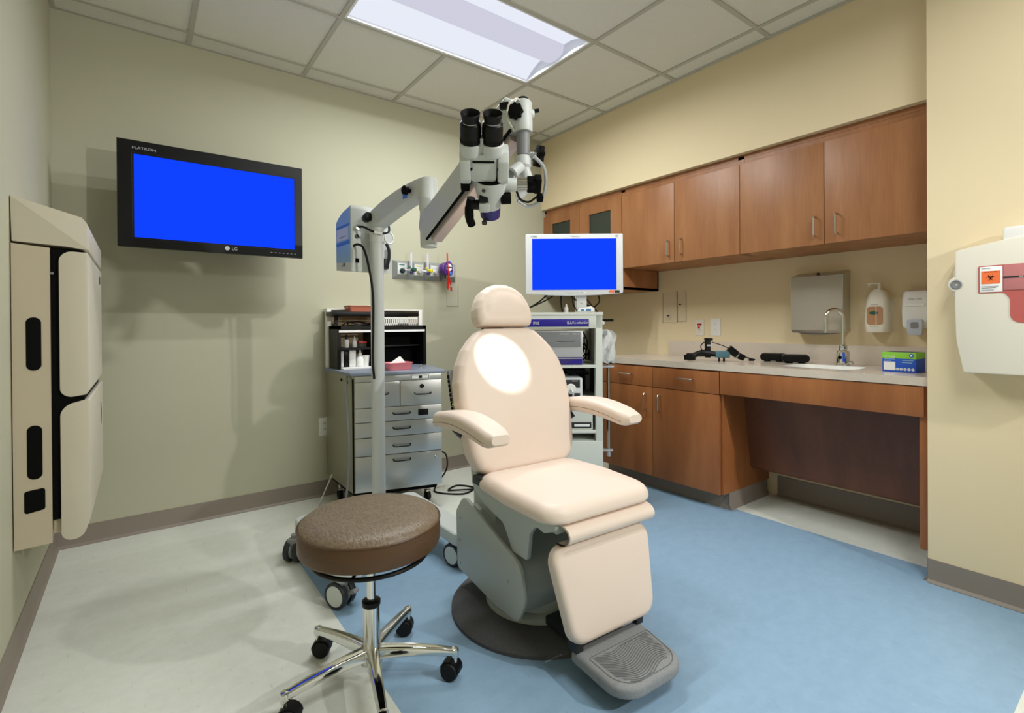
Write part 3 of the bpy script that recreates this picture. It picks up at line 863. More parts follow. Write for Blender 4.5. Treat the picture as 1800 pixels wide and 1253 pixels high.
t, O, U, N = pocket('crinkled clear plastic pocket on the tan wall, nearer the monitor', (XW, 2.355, 1.11), (0, -1, 0), (-1, 0, 0), .13, .235, group='clear pockets on the tan wall')
MB().prism([(-.012, -.006), (.012, -.006), (.012, .006), (-.012, .006)], O + N * .024 + V((0, 0, .055)), U, (0, 0, 1), N * .0008).build('blue_sticker', M['lensring'], t)
t, O, U, N = pocket('smoother clear plastic pocket on the tan wall, nearer the outlets', (XW, 2.25, 1.118), (0, -1, 0), (-1, 0, 0), .08, .235, group='clear pockets on the tan wall')
MB().prism([(-.01, -.005), (.01, -.005), (.01, .005), (-.01, .005)], O + N * .024 + V((0, 0, .13)), U, (0, 0, 1), N * .0008).build('dark_sticker', M['dgrey'], t)
pocket('faint clear plastic pocket on the sage wall below the gas outlet rail', (1.925, YB, 1.245), (1, 0, 0), (0, -1, 0), .105, .175)

# ------------------------------------------------------------------ sharps container on the near partition
t = thing('sharps_container', 'cream sharps container with a red window on the near tan partition', 'sharps container', (2.64, .34, .90))
yl, yr = .542, .14
def sh(y): return y
out = [(yl, 1.385), (.40, 1.412), (.34, 1.418), (.28, 1.412), (yr, 1.385), (yr + .0, 1.02), (yr + .012, .905), (yl - .026, .905), (yl - .004, 1.03), (yl, 1.16)]
out = roundpoly(out, [.012, .2, .2, .2, .012, .05, .008, .008, .2, .2], 4)
# front panel with a T-shaped opening: two pieces of the T are set in as parts slightly proud
MB().prism(out, (2.600, 0, 0), (0, 1, 0), (0, 0, 1), (.084, 0, 0), .004).build('cabinet', M['cream'], t)
win = roundpoly([(.472, 1.212), (.40, 1.214), (.384, 1.19), (.384, 1.1), (.298, 1.1), (.298, 1.19), (.282, 1.214), (.21, 1.212), (.21, 1.318), (.472, 1.318)],
                [.004, .018, .03, .03, .03, .03, .018, .004, .006, .006], 4)
MB().prism(win, (2.5985, 0, 0), (0, 1, 0), (0, 0, 1), (.003, 0, 0)).build('red_window', M['redglass'], t)
o = MB().bx(2.5975, 2.599, .404, .468, 1.217, 1.314, .0006).build('label_card', M['paper'], t)
MB().bx(2.597, 2.598, .410, .463, 1.248, 1.297).build('orange_panel', M['orange'], o)
mb = MB()          # biohazard trefoil: three horned crescents, a ring and a hub
cO = V((2.5968, .4365, 1.272))
def arc(cx_, cz_, R0, R1, a0, a1, off=(0, 0), nseg=18):
    A = []; B = []
    for k in range(nseg + 1):
        a = a0 + (a1 - a0) * k / nseg
        A.append(cO + V((0, -(cx_ + R0 * math.cos(a)), cz_ + R0 * math.sin(a))))
        B.append(cO + V((0, -(cx_ + off[0] + R1 * math.cos(a)), cz_ + off[1] + R1 * math.sin(a))))
    return A, B
for k in range(3):
    a = PI / 2 + 2 * PI * k / 3
    ca, sa = math.cos(a), math.sin(a)
    A, B = arc(ca * .0068, sa * .0068, .0072, .0054, a - 2.45 + PI * 0, a + 2.45, (ca * .0022, sa * .0022))
    # crescents open outwards: gap centred on the outer direction
    A, B = arc(ca * .0068, sa * .0068, .0072, .0056, a + .45, a + 2 * PI - .45, (ca * .0018, sa * .0018), 22)
    mb.loft([A, B], False, False)
A, B = arc(0, 0, .0064, .0052, 0, 2 * PI, nseg=24); mb.loft([A, B], False, False)
mb.build('biohazard_symbol', M['blackm'], o)
lettering('BIOHAZARD', o, M['blackm'], (2.597, .4365, 1.2935), (0, -1, 0), (0, 0, 1), height=.0035, width=.035)
mb = MB()
for z, w in ((1.237, .047), (1.232, .04), (1.224, .034), (1.306, .026)): mb.bx(2.597, 2.5976, .462 - w, .462, z, z + .002)
mb.build('fine_print', M['mgrey'], o)
MB().bx(2.5965, 2.5987, .217, .402, 1.222, 1.316, .0006).build('red_lid', M['redlid'], t)
o = MB().bx(2.596, 2.5968, .217, .402, 1.266, 1.273).build('fill_line', M['dgrey'], t)
lettering('FILL LINE', t, M['paper'], (2.596, .34, 1.2695), (0, -1, 0), (0, 0, 1), height=.0045, width=.036)
MB().lathe([(.0185, 0), (.0185, .003), (.015, .005), (.0145, .003), (.005, .003), (.004, .0), (.001, .0)], (2.601, .537, 1.252), (-1, .0, 0), 24).build('lock_cylinder', M['mgrey'], t)
MB().lathe([(.030, -.02), (.030, 0), (.027, .0035), (.019, .0035)], (2.604, .535, 1.252), (-1, 0, 0), 24).build('lock_boss', M['cream'], t)
MB().bx(2.62, 2.685, .54, .552, 1.205, 1.315, .003).build('hinge_block', M['cream'], t)
MB().prism(roundpoly([(.405, 1.405), (.405, 1.452), (.395, 1.459), (.285, 1.459), (.275, 1.452), (.275, 1.405)], .006), (2.61, 0, 0), (0, 1, 0), (0, 0, 1), (.06, 0, 0), .004).build('hopper_lid', M['white'], t)

# ------------------------------------------------------------------ gas outlet rail with its things
t = thing('gas_outlet_rail', 'grey metal rail of four medical gas outlets on the sage wall', 'outlet rail', (1.69, YB, 1.433))
rx0, rx1, rz0, rz1 = 1.437, 1.952, 1.433, 1.57
for k in range(4):
    a = rx0 + (rx1 - rx0) * k / 4; b = rx0 + (rx1 - rx0) * (k + 1) / 4
    i, dz = .026, .036
    o = MB().add([(a, YB, rz0), (b, YB, rz0), (b, YB, rz1), (a, YB, rz1), (a + i, YB - .03, rz0 + .03), (b - i, YB - .03, rz0 + .03), (b - i, YB - .03, rz1 - .02), (a + i, YB - .03, rz1 - .02)],
             [(0, 1, 5, 4), (1, 2, 6, 5), (2, 3, 7, 6), (3, 0, 4, 7), (4, 5, 6, 7), (0, 3, 2, 1)]).build('module', M['headwall'], t)
    xm = (a + b) / 2
    MB().bx(a + i + .003, b - i - .003, YB - .033, YB - .029, rz0 + .034, rz1 - .024, .001).build('face_plate', M['plate'], o)
    if k < 3:
        col = (M['green'], M['yellow'], M['white'])[k]
        knob = (M['dgrey'], M['silver'], M['silver'])[k]
        MB().lathe([(.017, 0), (.017, .004), (.014, .006), (.014, .022), (.010, .026)], (xm - .002, YB - .033, 1.492), (0, -1, 0), 20).build('gas_port', knob, o)
        MB().lathe([(.020, 0), (.020, .003), (.0175, .003), (.0175, 0)], (xm - .002, YB - .033, 1.492), (0, -1, 0), 20).build('port_ring', col, o)
        MB().bx(xm - .024, xm + .016, YB - .0345, YB - .033, 1.532, 1.538).build('port_label', col, o)
for k, (mm, xk) in enumerate(((M['green'], 1.555), (M['yellow'], 1.686))):
    t2 = thing('flow_meter', ('clear-tubed flow meter with a green knob on the gas rail', 'clear-tubed flow meter with a yellow knob on the gas rail')[k], 'flow meter', (xk, YB - .06, 1.47), 0, 'flow meters on the gas rail')
    MB().cyl((xk, YB - .06, 1.51), (xk, YB - .06, 1.625), .0105, seg=16).build('sight_tube', M['clearg'], t2)
    MB().cyl((xk, YB - .06, 1.488), (xk, YB - .06, 1.512), .013).build('base', M['silver'], t2)
    MB().cyl((xk + .004, YB - .07, 1.497), (xk + .012, YB - .105, 1.497), .0155, .014, bev=.003).build('knob', (M['dgreen'], M['yellow'])[k], t2)
    MB().cyl((xk - .006, YB - .07, 1.48), (xk - .006, YB - .09, 1.478), .0105, bev=.002).build('blue_cap', M['lensring'], t2)
    MB().lathe([(.006, 0), (.011, .004), (.009, .012)], (xk - .008, YB - .06, 1.512), (-.4, 0, 1), 12).build('collar', mm, t2)
    MB().cyl((xk - .04, YB - .05, 1.496), (xk - .008, YB - .06, 1.496), .006).build('stem', M['silver'], t2)

t2 = thing('vacuum_regulator', 'purple vacuum regulator with a white gauge and red lanyard on the gas rail', 'regulator', (1.835, YB - .09, 1.43))
MB().lathe([(.03, 0.002), (.046, .01), (.048, .03), (.046, .056), (.04, .060)], (1.82, YB - .042, 1.522), (.18, -1, 0), 28).build('body', M['purple'], t2)
fd = V((.18, -1, 0)).normalized(); fu = V((0, 0, 1)); fr = fd.cross(fu) * -1
fr = V((1, .18, 0)).normalized(); fo = V((1.82, YB - .035, 1.522)) + fd * .067
face = roundpoly([(-.034, -.05), (.034, -.05), (.04, 0), (.03, .045), (-.03, .045), (-.04, 0)], .018, 5)
MB().prism(face, fo, fr, fu, fd * .012, .003).build('face', M['purple'], t2)
g_ = [(.027 * math.cos(2 * PI * k / 24), .027 * math.sin(2 * PI * k / 24)) for k in range(24)]
o = MB().prism(g_, fo + fd * .012 + fu * .008, fr, fu, fd * .002).build('gauge', M['paper'], t2)
MB().prism([(-.028, -.006), (.028, -.006), (.028, .005), (-.028, .005)], fo + fd * .014 + fu * .008, fr, fu, fd * .001).build('gauge_band', M['dgreen'], o)
b_ = [(.013 * math.cos(2 * PI * k / 18), .013 * math.sin(2 * PI * k / 18)) for k in range(18)]
MB().prism(b_, fo + fd * .012 - fu * .036 + fr * .012, fr, fu, fd * .008, .002).build('dial', M['bluebtn'], t2)
MB().prism(roundpoly([(-.02, .04), (.02, .04), (.013, .056), (-.013, .056)], .005), fo, fr, fu, fd * .01).build('top_lever', M['bluebtn'], t2)
MB().cyl((1.825, YB - .07, 1.475), (1.825, YB - .07, 1.452), .007).build('hose_barb', M['dgreen'], t2)
lp = fo + fd * .02
o = MB().tube(smoothline([lp + fr * -.024 + fu * .11, lp + fr * -.022 + fu * .05, lp + fr * -.016 - fu * .01, lp + fr * -.008 - fu * .07, lp + fr * .01 - fu * .125]), [.004] + [.0055] * 31 + [.004], 8).build('lanyard', M['red'], t2)
mb = MB().prism([(-.03, -.03), (-.012, -.03), (-.008, -.1), (-.022, -.12), (-.03, -.1)], lp - fu * .04, fr, fu, fd * .004); mb.build('red_tag', M['red'], t2)
MB().prism([(.002, -.085), (.016, -.085), (.018, -.115), (.004, -.118)], lp - fu * .05, fr, fu, fd * .004).build('red_clip', M['red'], t2)

MB().cyl((1.82, YB - .0332, 1.522), (1.823, YB - .042, 1.522), .02, seg=20).build('mounting_ring', M['silver'], t2)
# ------------------------------------------------------------------ steel treatment cabinet and the hutch on it
t = thing('treatment_cabinet', 'stainless steel treatment cabinet on casters against the sage wall', 'cabinet', (1.25, 3.05, 0))
F0 = V((.965, 2.82, 0)); F1 = V((1.462, 2.68, 0)); FU = (F1 - F0).normalized(); FN = V((FU.y, -FU.x, 0)); FL = (F1 - F0).length
plan = [(F0.x, F0.y), (F1.x, F1.y), (1.60, 3.30), (.965, 3.30)]
inset = [(p[0], p[1]) for p in plan]
MB().prism(plan, (0, 0, .15), (1, 0, 0), (0, 1, 0), (0, 0, .667), .002).build('carcass', M['steel_side'], t)
MB().prism([(.99, 2.86), (1.45, 2.73), (1.56, 3.28), (.99, 3.28)], (0, 0, .115), (1, 0, 0), (0, 1, 0), (0, 0, .036)).build('plinth', M['blackm'], t)
MB().prism(roundpoly([(.948, 2.800), (1.480, 2.652), (1.622, 3.315), (.948, 3.315)], .012, 3), (0, 0, .818), (1, 0, 0), (0, 1, 0), (0, 0, .018), .003).build('worktop', M['grey_top'], t)
def fbox(u0, u1, z0, z1, d, name, m, par=None, back=.0, bev=.0015):
    c = F0 + FU * ((u0 + u1) / 2) + FN * ((d + back) / 2) + V((0, 0, (z0 + z1) / 2))
    rot = Matrix.Rotation(math.atan2(FU.y, FU.x), 3, 'Z')
    return MB().box(c, (u1 - u0, d - back, z1 - z0), bev, rot=rot).build(name, m, par or t)
def fhandle(par, u0, u1, z, drop=.0):
    P = lambda u, d, zz: F0 + FU * u + FN * d + V((0, 0, zz))
    MB().tube([P(u0, .012, z), P(u0 + .002, .03, z - .004), P(u0 + .012, .036, z - .006), P(u1 - .012, .036, z - .006), P(u1 - .002, .03, z - .004), P(u1, .012, z)], .0042, 8).build('handle', M['black'], par)
rows = [(.779, .634), (.630, .551), (.547, .463), (.459, .358)]
fbox(0, .010, .152, .80, .004, 'edge_strip', M['blackm'])
fbox(.014, FL - .003, .783, .816, .012, 'top_rail', M['steel'])
o = fbox(.33, .44, .786, .813, .016, 'switch_plate', M['white']); fbox(.333, .437, .788, .811, .0165, 'switch_label', M['dgrey'], o); fbox(.336, .434, .790, .809, .017, 'switch_face', M['paper'], o); fbox(.377, .396, .792, .807, .02, 'rocker', M['black'], o)
a = fbox(.014, .265, .634, .779, .014, 'drawer', M['steel']); fhandle(a, .11, .20, .715)
a = fbox(.27, FL - .003, .634, .779, .014, 'drawer', M['steel']); fhandle(a, .352, .448, .706)
c = F0 + FU * .395 + FN * .014 + V((0, 0, .745)); MB().cyl(c, c + FN * .006, .012, seg=18).build('lock', M['black'], a)
for i, (z1, z0) in enumerate(rows[1:]):
    a = fbox(.014, FL - .003, z0, z1, .014, 'drawer', M['steel']); fhandle(a, .225, .325, (z0 + z1) / 2 + (.006, .006, .0)[i])
    if i == 0: fbox(.372, .433, .572, .608, .017, 'label_holder', M['black'], a)
a = fbox(.014, FL - .003, .152, .354, .014, 'deep_door', M['steel']); fhandle(a, .225, .325, .325)
c = F0 + FU * .475 + FN * .014 + V((0, 0, .318)); MB().lathe([(.009, 0), (.009, .003), (.006, .008), (.001, .01)], c, FN, 16).build('knob', M['chrome'], a)
for (x, y) in ((1.0, 2.90), (1.455, 2.86), (1.02, 3.22), (1.53, 3.22)):
    o = MB().cyl((x - .013, y, .03), (x + .013, y, .03), .03, bev=.005).build('caster_wheel', M['rubber'], t)
    mb = MB().cyl((x, y, .055), (x, y, .118), .01); mb.box((x, y, .062), (.034, .04, .01), .003); mb.build('caster_fork', M['nickel'], o)
mb = MB()
for (y, z) in ((2.90, .775), (3.0, .782)): mb.cyl((.966, y, z), (.961, y, z), .009, seg=14)
mb.build('hose_ports', M['blackm'], t)
MB().tube(smoothline([(.962, 2.87, .835), (.945, 2.86, .78), (.94, 2.83, .6), (.942, 2.815, .4), (.935, 2.82, .2), (.915, 2.83, .06), (.90, 2.86, .012)]), .007, 8).build('suction_hose', M['mgrey'], t)
MB().tube(smoothline([(.98, 3.20, .2), (.90, 3.2, .03), (.86, 3.12, .008), (.90, 3.02, .008), (.97, 3.06, .008)]), .004, 6).build('power_cord', M['cream'], t)
# little tap on the worktop
MB().lathe([(.012, 0), (.012, .004), (.006, .008), (.006, .02), (.009, .024)], (1.415, 2.86, .836), (0, 0, 1), 14).build('tap', M['chrome'], t)
# back riser frame, white, above the hutch
mb = MB(); mb.bx(.958, .985, 3.255, 3.30, .836, 1.212, .002); mb.bx(.958, 1.625, 3.255, 3.335, 1.205, 1.215, .002); mb.bx(1.60, 1.625, 3.255, 3.30, .836, 1.212, .002)
mb.build('riser_frame', M['white'], t)
MB().bx(.985, 1.60, 3.29, 3.30, .836, 1.205).build('riser_back', M['tan'], t)
# right edge cord on the floor
o = MB().tube(smoothline([(1.50, 2.93, .25), (1.56, 2.90, .28), (1.63, 2.93, .24), (1.67, 3.0, .12), (1.60, 3.02, .02), (1.56, 2.93, .006), (1.68, 2.80, .006), (1.80, 2.86, .006), (1.74, 2.97, .006), (1.64, 2.92, .008), (1.70, 2.86, .012), (1.86, 2.80, .006), (1.95, 2.76, .006)]), .0055, 8).build('floor_cable', M['rubber'])
tag(o, 'black cable looped on the pale floor between the steel cabinet and the chair', 'cable')

t = thing('instrument_hutch', 'black shelved hutch standing on the steel treatment cabinet', 'shelf', (1.27, 3.18, .8365))
hx0, hx1, hy0, hy1, hz0, hz1 = .968, 1.568, 3.085, 3.25, .8368, 1.103
mb = MB(); mb.bx(hx0, hx0 + .022, hy0, hy1, hz0, hz1); mb.bx(hx1 - .02, hx1, hy0, hy1, hz0, hz1); mb.bx(hx0, hx1, hy0, hy1, hz1 - .02, hz1)
mb.bx(1.185, 1.215, hy0, hy1, hz0, hz1); mb.build('carcass', M['black'], t)
MB().bx(hx0, hx1, hy1 - .004, hy1, hz0, hz1).build('back_panel', M['blackm'], t)
MB().bx(hx0 + .022, 1.185, hy1 - .012, hy1 - .004, hz0, hz1 - .02).build('light_backing', M['tan'], t)
MB().bx(hx0 + .022, 1.185, hy0 + .01, hy1 - .01, .953, .968).build('shelf', M['black'], t)
MB().bx(1.215, hx1 - .02, hy0 + .06, hy1 - .01, .966, .972).build('shelf', M['dgrey'], t)
MB().bx(hx0 + .01, hx1 - .012, hy0 - .003, hy0 + .006, hz1 - .040, hz1 - .026).build('light_rail', M['paper'], t)
MB().bx(hx0 + .02, 1.18, hy0 - .05, hy0 + .05, hz0, hz0 + .008).build('white_tray', M['paper'], t)

def bottle(x, y, z, h, r, label, cap=M['white'], m=M['paper']):
    t = thing('dropper_bottle', label, 'bottle', (x, y, z), 0, 'small bottles in the hutch')
    MB().lathe([(r * .95, 0), (r, .002), (r, h * .5), (r * .8, h * .58), (r * .4, h * .62)], (x, y, z), (0, 0, 1), 18).build('bottle_body', m, t)
    MB().lathe([(r * .5, h * .6), (r * .5, h * .78), (r * .25, h * .84), (r * .18, h)], (x, y, z), (0, 0, 1), 14).build('cap', cap, t)
zs = .968
bottle(1.045, 3.15, zs, .085, .017, 'white dropper bottle with a dark cap on the upper hutch shelf', M['dgrey'])
bottle(1.10, 3.16, zs, .07, .0155, 'white dropper bottle with a white tip on the upper hutch shelf')
bottle(1.125, 3.13, .8458, .105, .024, 'large white dropper bottle on the bottom of the hutch beside the tall carton')
tag(MB().bx(1.058, 1.098, 3.13, 3.20, .8458, .950, .001).build('medicine_carton', M['paper']), 'tall white medicine carton in the bottom of the hutch', 'box')
tag(MB().bx(1.028, 1.055, 3.14, 3.21, .8458, .950, .001).build('medicine_carton', M['black']), 'narrow black carton left of the white carton in the hutch', 'box')
tag(MB().bx(1.0, 1.024, 3.14, 3.22, .8458, .947, .001).build('medicine_carton', M['paper']), 'thin white carton at the left side of the hutch bottom', 'box')
tag(MB().lathe([(.018, 0), (.024, .07), (.0225, .07), (.017, .003)], (1.158, 3.12, .8458), (0, 0, 1), 20).build('paper_cup', M['white']), 'white cup at the right of the hutch bottom', 'cup')
t = thing('slide_box', 'small clear box with a red lid on the upper hutch shelf', 'box', (1.15, 3.16, zs))
MB().bx(1.125, 1.17, 3.14, 3.19, zs, zs + .024).build('box_body', M['film'], t); MB().bx(1.122, 1.173, 3.138, 3.192, zs + .024, zs + .036, .002).build('lid', M['red'], t)

def tray(name, label, x0, x1, y0, y1, z, h, m):
    t = thing(name, label, 'tray', ((x0 + x1) / 2, (y0 + y1) / 2, z))
    f = .008
    def rg(i, zz): return rr(x0 + i, x1 - i, y0 + i, y1 - i, .014, zz)
    MB().loft([rg(.008, z), rg(.0, z + h - .004), rg(-.004, z + h - .003), rg(-.004, z + h), rg(.003, z + h), rg(.011, z + .004), rg(.02, z + .004)]).build('basin', m, t)
    return t
# black tray above hutch holding salmon tray
t = thing('instrument_shelf', 'shallow black shelf tray above the hutch', 'shelf', (1.3, 3.2, 1.165))
MB().bx(.948, 1.523, 3.10, 3.252, 1.165, 1.193, .006).build('shelf_board', M['black'], t)
mb = MB(); mb.bx(1.0, 1.02, 3.23, 3.252, 1.104, 1.166); mb.bx(1.48, 1.50, 3.23, 3.252, 1.104, 1.166); mb.build('bracket', M['dgrey'], t)
tray('instrument_tray', 'salmon plastic tray on the black shelf above the hutch', 1.055, 1.26, 3.12, 3.235, 1.193, .04, M['salmon'])
tag(MB().box((1.215, 3.18, 1.226), (.05, .04, .02), .006).build('gauze_pad', M['paper']), 'white gauze pad in the salmon tray', 'gauze')
tray('instrument_tray', 'pink plastic tray on the worktop of the steel cabinet', 1.175, 1.335, 2.80, 2.905, .8368, .044, M['pinktray'])
tag(MB().prism([(-.06, 0), (.06, 0), (.02, .05)], (1.265, 2.862, .862), (1, -.1, 0), (0, .15, 1), (0, .03, 0), .002).build('paper_towel', M['paper']), 'folded white paper towel in the pink tray', 'paper')
# white slotted basket on the hutch
t = thing('slotted_basket', 'white slotted plastic basket on top of the hutch', 'basket', (1.4, 3.17, 1.103))
bx0, bx1, by0, by1 = 1.23, 1.512, 3.10, 3.22
mb = MB(); mb.bx(bx0, bx1, by0, by1, 1.104, 1.109); 
for z in (1.106, 1.147): mb.bx(bx0, bx1, by0, by0 + .004, z, z + .012); mb.bx(bx0, bx1, by1 - .004, by1, z, z + .012); mb.bx(bx0, bx0 + .004, by0, by1, z, z + .012); mb.bx(bx1 - .004, bx1, by0, by1, z, z + .012)
for k in range(20):
    x = bx0 + .003 + k * (bx1 - bx0 - .008) / 19; mb.bx(x - .004, x + .004, by0, by0 + .003, 1.104, 1.15); mb.bx(x - .004, x + .004, by1 - .003, by1, 1.104, 1.15)
for k in range(8):
    y = by0 + .006 + k * .015; mb.bx(bx0, bx0 + .003, y - .004, y + .004, 1.104, 1.15)
mb.build('basket_frame', M['white'], t)
mb = MB(); mb.tube(smoothline([(1.02, 3.16, 1.107), (1.05, 3.14, 1.125), (1.1, 3.13, 1.115), (1.16, 3.13, 1.108), (1.2, 3.16, 1.112), (1.14, 3.19, 1.128), (1.07, 3.18, 1.122), (1.06, 3.14, 1.108), (1.13, 3.12, 1.11), (1.2, 3.14, 1.12)]), .0035, 6)
tag(mb.build('instrument_cable', M['rubber']), 'coiled thin black instrument cable on top of the hutch', 'cable')

# ------------------------------------------------------------------ endoscopy tower (local frame: x right, y away, seen square-on)
YAW = math.radians(36.695)
FW = V((math.sin(YAW), math.cos(YAW), 0)); RT = V((math.cos(YAW), -math.sin(YAW), 0))
Pt = FW * 2.9
t = thing('endoscopy_tower', 'pale grey wheeled endoscopy tower with open shelves behind the examination chair', 'equipment tower', Pt, -YAW, local=True)
x0, x1, D = -.05, .525, .46
mb = MB()
mb.bx(x1 - .04, x1, 0, .06, .09, 1.165, .004); mb.bx(x0, x0 + .04, 0, .06, .09, 1.165, .004)
mb.bx(x1 - .04, x1, D - .05, D, .09, 1.165, .003); mb.bx(x0, x0 + .04, D - .05, D, .09, 1.165, .003)
mb.bx(x0, x1, 0, .04, 1.08, 1.158, .003)
mb.build('frame', M['tower'], t)
MB().bx(x0 - .002, x1 + .004, -.004, D, 1.156, 1.174, .004).build('top_panel', M['tower'], t)
MB().bx(x1 - .012, x1 - .004, .055, D - .045, .1, 1.08).build('side_panel', M['dgrey'], t)
MB().bx(x0 + .004, x0 + .012, .055, D - .045, .1, 1.08).build('side_panel', M['dgrey'], t)
MB().bx(x0 + .02, x1 - .02, D - .02, D - .012, .1, .86).build('back_panel', M['dgrey'], t)
for z in (.850, .47, .655): MB().bx(x0 + .01, x1 - .012, .002, D, z, z + .016, .003).build('shelf', M['tower'], t)
MB().bx(x0 + .002, x1 - .001, -.002, D - .01, .11, .425, .004).build('lower_cabinet', M['tower'], t)
o = MB().bx(x0 + .03, .445, -.006, 0, 1.092, 1.135, .001).build('name_strip', M['indigo'], t)
lettering('STORZ', t, M['paper'], (.14, -.0065, 1.113), (1, 0, 0), (0, 0, 1), height=.014, width=.036)
lettering('D.A.V.I.', t, M['paper'], (.345, -.0065, 1.1135), (1, 0, 0), (0, 0, 1), height=.014, width=.05)
lettering('via SmartCart', t, M['paper'], (.407, -.0065, 1.114), (1, 0, 0), (0, 0, 1), height=.012, width=.068)
for (x, y) in ((x0 + .05, .06), (x1 - .05, .06), (x0 + .05, D - .06), (x1 - .05, D - .06)):
    o = MB().cyl((x - .013, y, .045), (x + .013, y, .045), .045, bev=.006).build('caster_wheel', M['mgrey'], t)
    MB().box((x, y, .085), (.04, .06, .03), .006).build('caster_fork', M['mgrey'], o)
MB().tube([(.596, .20, .30), (.596, .20, .858)], .011, 12).build('side_rod', M['nickel'], t)
mb = MB(); mb.box((.57, .20, .325), (.10, .04, .012), .003); mb.cyl((.596, .2, .285), (.596, .2, .32), .013); mb.box((.572, .20, .845), (.10, .10, .012), .003); mb.build('rod_bracket', M['silver'], t)
mb = MB(); mb.cyl((.52, .12, 1.128), (.60, .06, 1.128), .008, bev=.002); mb.build('side_grip', M['rubber'], t)
MB().lathe([(.012, 0), (.014, .01), (.01, .02)], (.53, .08, 1.112), (.7, -.7, 0), 14).build('scope_holder', M['white'], t)
MB().cyl((.41, .17, 1.172), (.41, .17, 1.32), .021, seg=24, bev=.002).build('monitor_post', M['tower'], t)
# cables in the shelf bay
mb = MB(); rnd = random.Random(3)
for k in range(6):
    xb = .43 + .008 * k
    mb.tube(smoothline([(xb, .3 + .02 * (k % 3), 1.05 - .03 * (k % 2)), (xb + rnd.uniform(-.02, .02), .26, .99), (xb + rnd.uniform(-.025, .02), .2, .94), (xb + rnd.uniform(-.02, .02), .28, .88)]), .005, 6)
mb.build('cable_bundle', M['rubber'], t)
mb = MB()
for k in range(6):
    mb.tube(smoothline([(.33 + .02 * k, .12, .825), (.34 + .02 * k, .1, .845 - .02), (.36 + .02 * k, .12, .805), (.35 + .02 * k, .16, .80)]), .005, 6)
mb.build('cable_bundle', M['rubber'], t)

t2 = thing('tower_monitor', 'white-framed monitor with a plain blue screen on top of the endoscopy tower', 'monitor', Pt + RT * .363 + V((0, 0, 1.27)), -YAW, local=True)
w, h = .562, .357
MB().prism(roundpoly([(-w / 2, .014), (-w / 4, .004), (0, 0), (w / 4, .004), (w / 2, .014), (w / 2, h), (-w / 2, h)], [.008, .2, .2, .2, .008, .006, .006], 4), (0, -.01, 0), (1, 0, 0), (0, 0, 1), (0, .045, 0), .003).build('housing', M['towerw'], t2)
MB().box((0, .06, h * .5), (w * .7, .05, h * .7), .015).build('rear_bulge', M['towerw'], t2)
MB().bx(-.244, .242, -.0116, -.0095, .034, .329).build('screen', M['screen'], t2)
lettering('STORZ', t2, M['dgrey'], (-.232, -.0105, .342), (1, 0, 0), (0, 0, 1), height=.009, width=.036)
lettering('WideView', t2, M['mgrey'], (.004, -.0105, .342), (1, 0, 0), (0, 0, 1), height=.007, width=.05)
lettering('HD', t2, M['mgrey'], (.245, -.0105, .343), (1, 0, 0), (0, 0, 1), height=.012, width=.02)
MB().bx(.198, .229, -.0112, -.0098, .017, .030).build('orange_label', M['orange'], t2); MB().bx(.232, .260, -.0112, -.0098, .016, .030).build('dark_label', M['dgrey'], t2)
for k, x in enumerate((-.05, -.03, -.01, .015, .04)):
    MB().bx(x - .005, x + .005, -.0112, -.0098, .0155, .0185).build('button', M['mgrey'], t2)
MB().cyl((.062, -.0095, .017), (.062, -.0115, .017), .005, seg=14).build('power_button', M['paper'], t2)
MB().box((.047, .05, -.02), (.06, .03, .12), .004).build('stand_neck', M['towerw'], t2)
mb = MB()
for pts in ([(.40 - .363 - .17, .08, .03), (-.2, .05, -.03), (-.28, .06, -.075), (-.34, .1, -.088)], [(-.08, .07, .03), (-.16, .05, -.022), (-.27, .05, -.07), (-.35, .1, -.09)],
            [(-.07, .08, .02), (-.07, .07, -.05), (-.06, .08, -.094)], [(0, .08, .02), (0, .06, -.045), (.03, .08, -.092)], [(-.03, .07, .02), (.03, .04, -.035), (.1, .05, -.06), (.15, .1, -.09)],
            [(.05, .06, .02), (.1, .03, -.05), (.14, .06, -.09)], [(.15, .08, .02), (.155, .06, -.03), (.13, .06, -.06), (.11, .1, -.09)]):
    mb.tube(smoothline(pts), .0045, 6)
mb.build('monitor_cables', M['rubber'], t2)

def device(name, label, cat, lx, ly, z): return thing(name, label, cat, Pt + RT * lx + FW * ly + V((0, 0, z)), -YAW, local=True)
t2 = device('image_recorder', 'silver and grey image recorder with a disc slot on the top shelf of the tower', 'recorder', .20, .02, .867)
MB().bx(-.2, .213, 0, .32, 0, .20, .004).build('case', M['silver'], t2)
MB().bx(-.195, .2, -.004, 0, .105, .192, .001).build('upper_face', M['mgrey'], t2)
MB().bx(.058, .165, -.0055, -.0035, .137, .140).build('disc_slot', M['blackm'], t2); MB().bx(.06, .072, -.006, -.0035, .130, .134).build('eject_button', M['silver'], t2)
MB().bx(-.195, .21, -.004, 0, .002, .045, .001).build('lower_face', M['lensring'], t2)
MB().prism([(.10, .006), (.208, .006), (.208, .036), (.17, .032)], (0, -.0055, 0), (1, 0, 0), (0, 0, 1), (0, .002, 0)).build('lower_swoosh', M['indigo'], t2)
MB().bx(-.195, .21, -.0048, -.0035, .036, .039).build('lower_trim', M['silver'], t2)
lettering('SMARTSCREEN', t2, M['paper'], (.105, -.0045, .181), (1, 0, 0), (0, 0, 1), height=.006, width=.055)
lettering('DVI 2', t2, M['paper'], (.175, -.0045, .181), (1, 0, 0), (0, 0, 1), height=.006, width=.032)
t2 = device('light_source', 'white light source box with a round cable plug on the middle shelf of the tower', 'light source', .20, .02, .6725)
MB().bx(-.1, .21, 0, .3, 0, .118, .006).build('case', M['towerw'], t2)
MB().bx(-.095, .195, -.003, 0, .062, .108, .001).build('face_panel', M['dgrey'], t2)
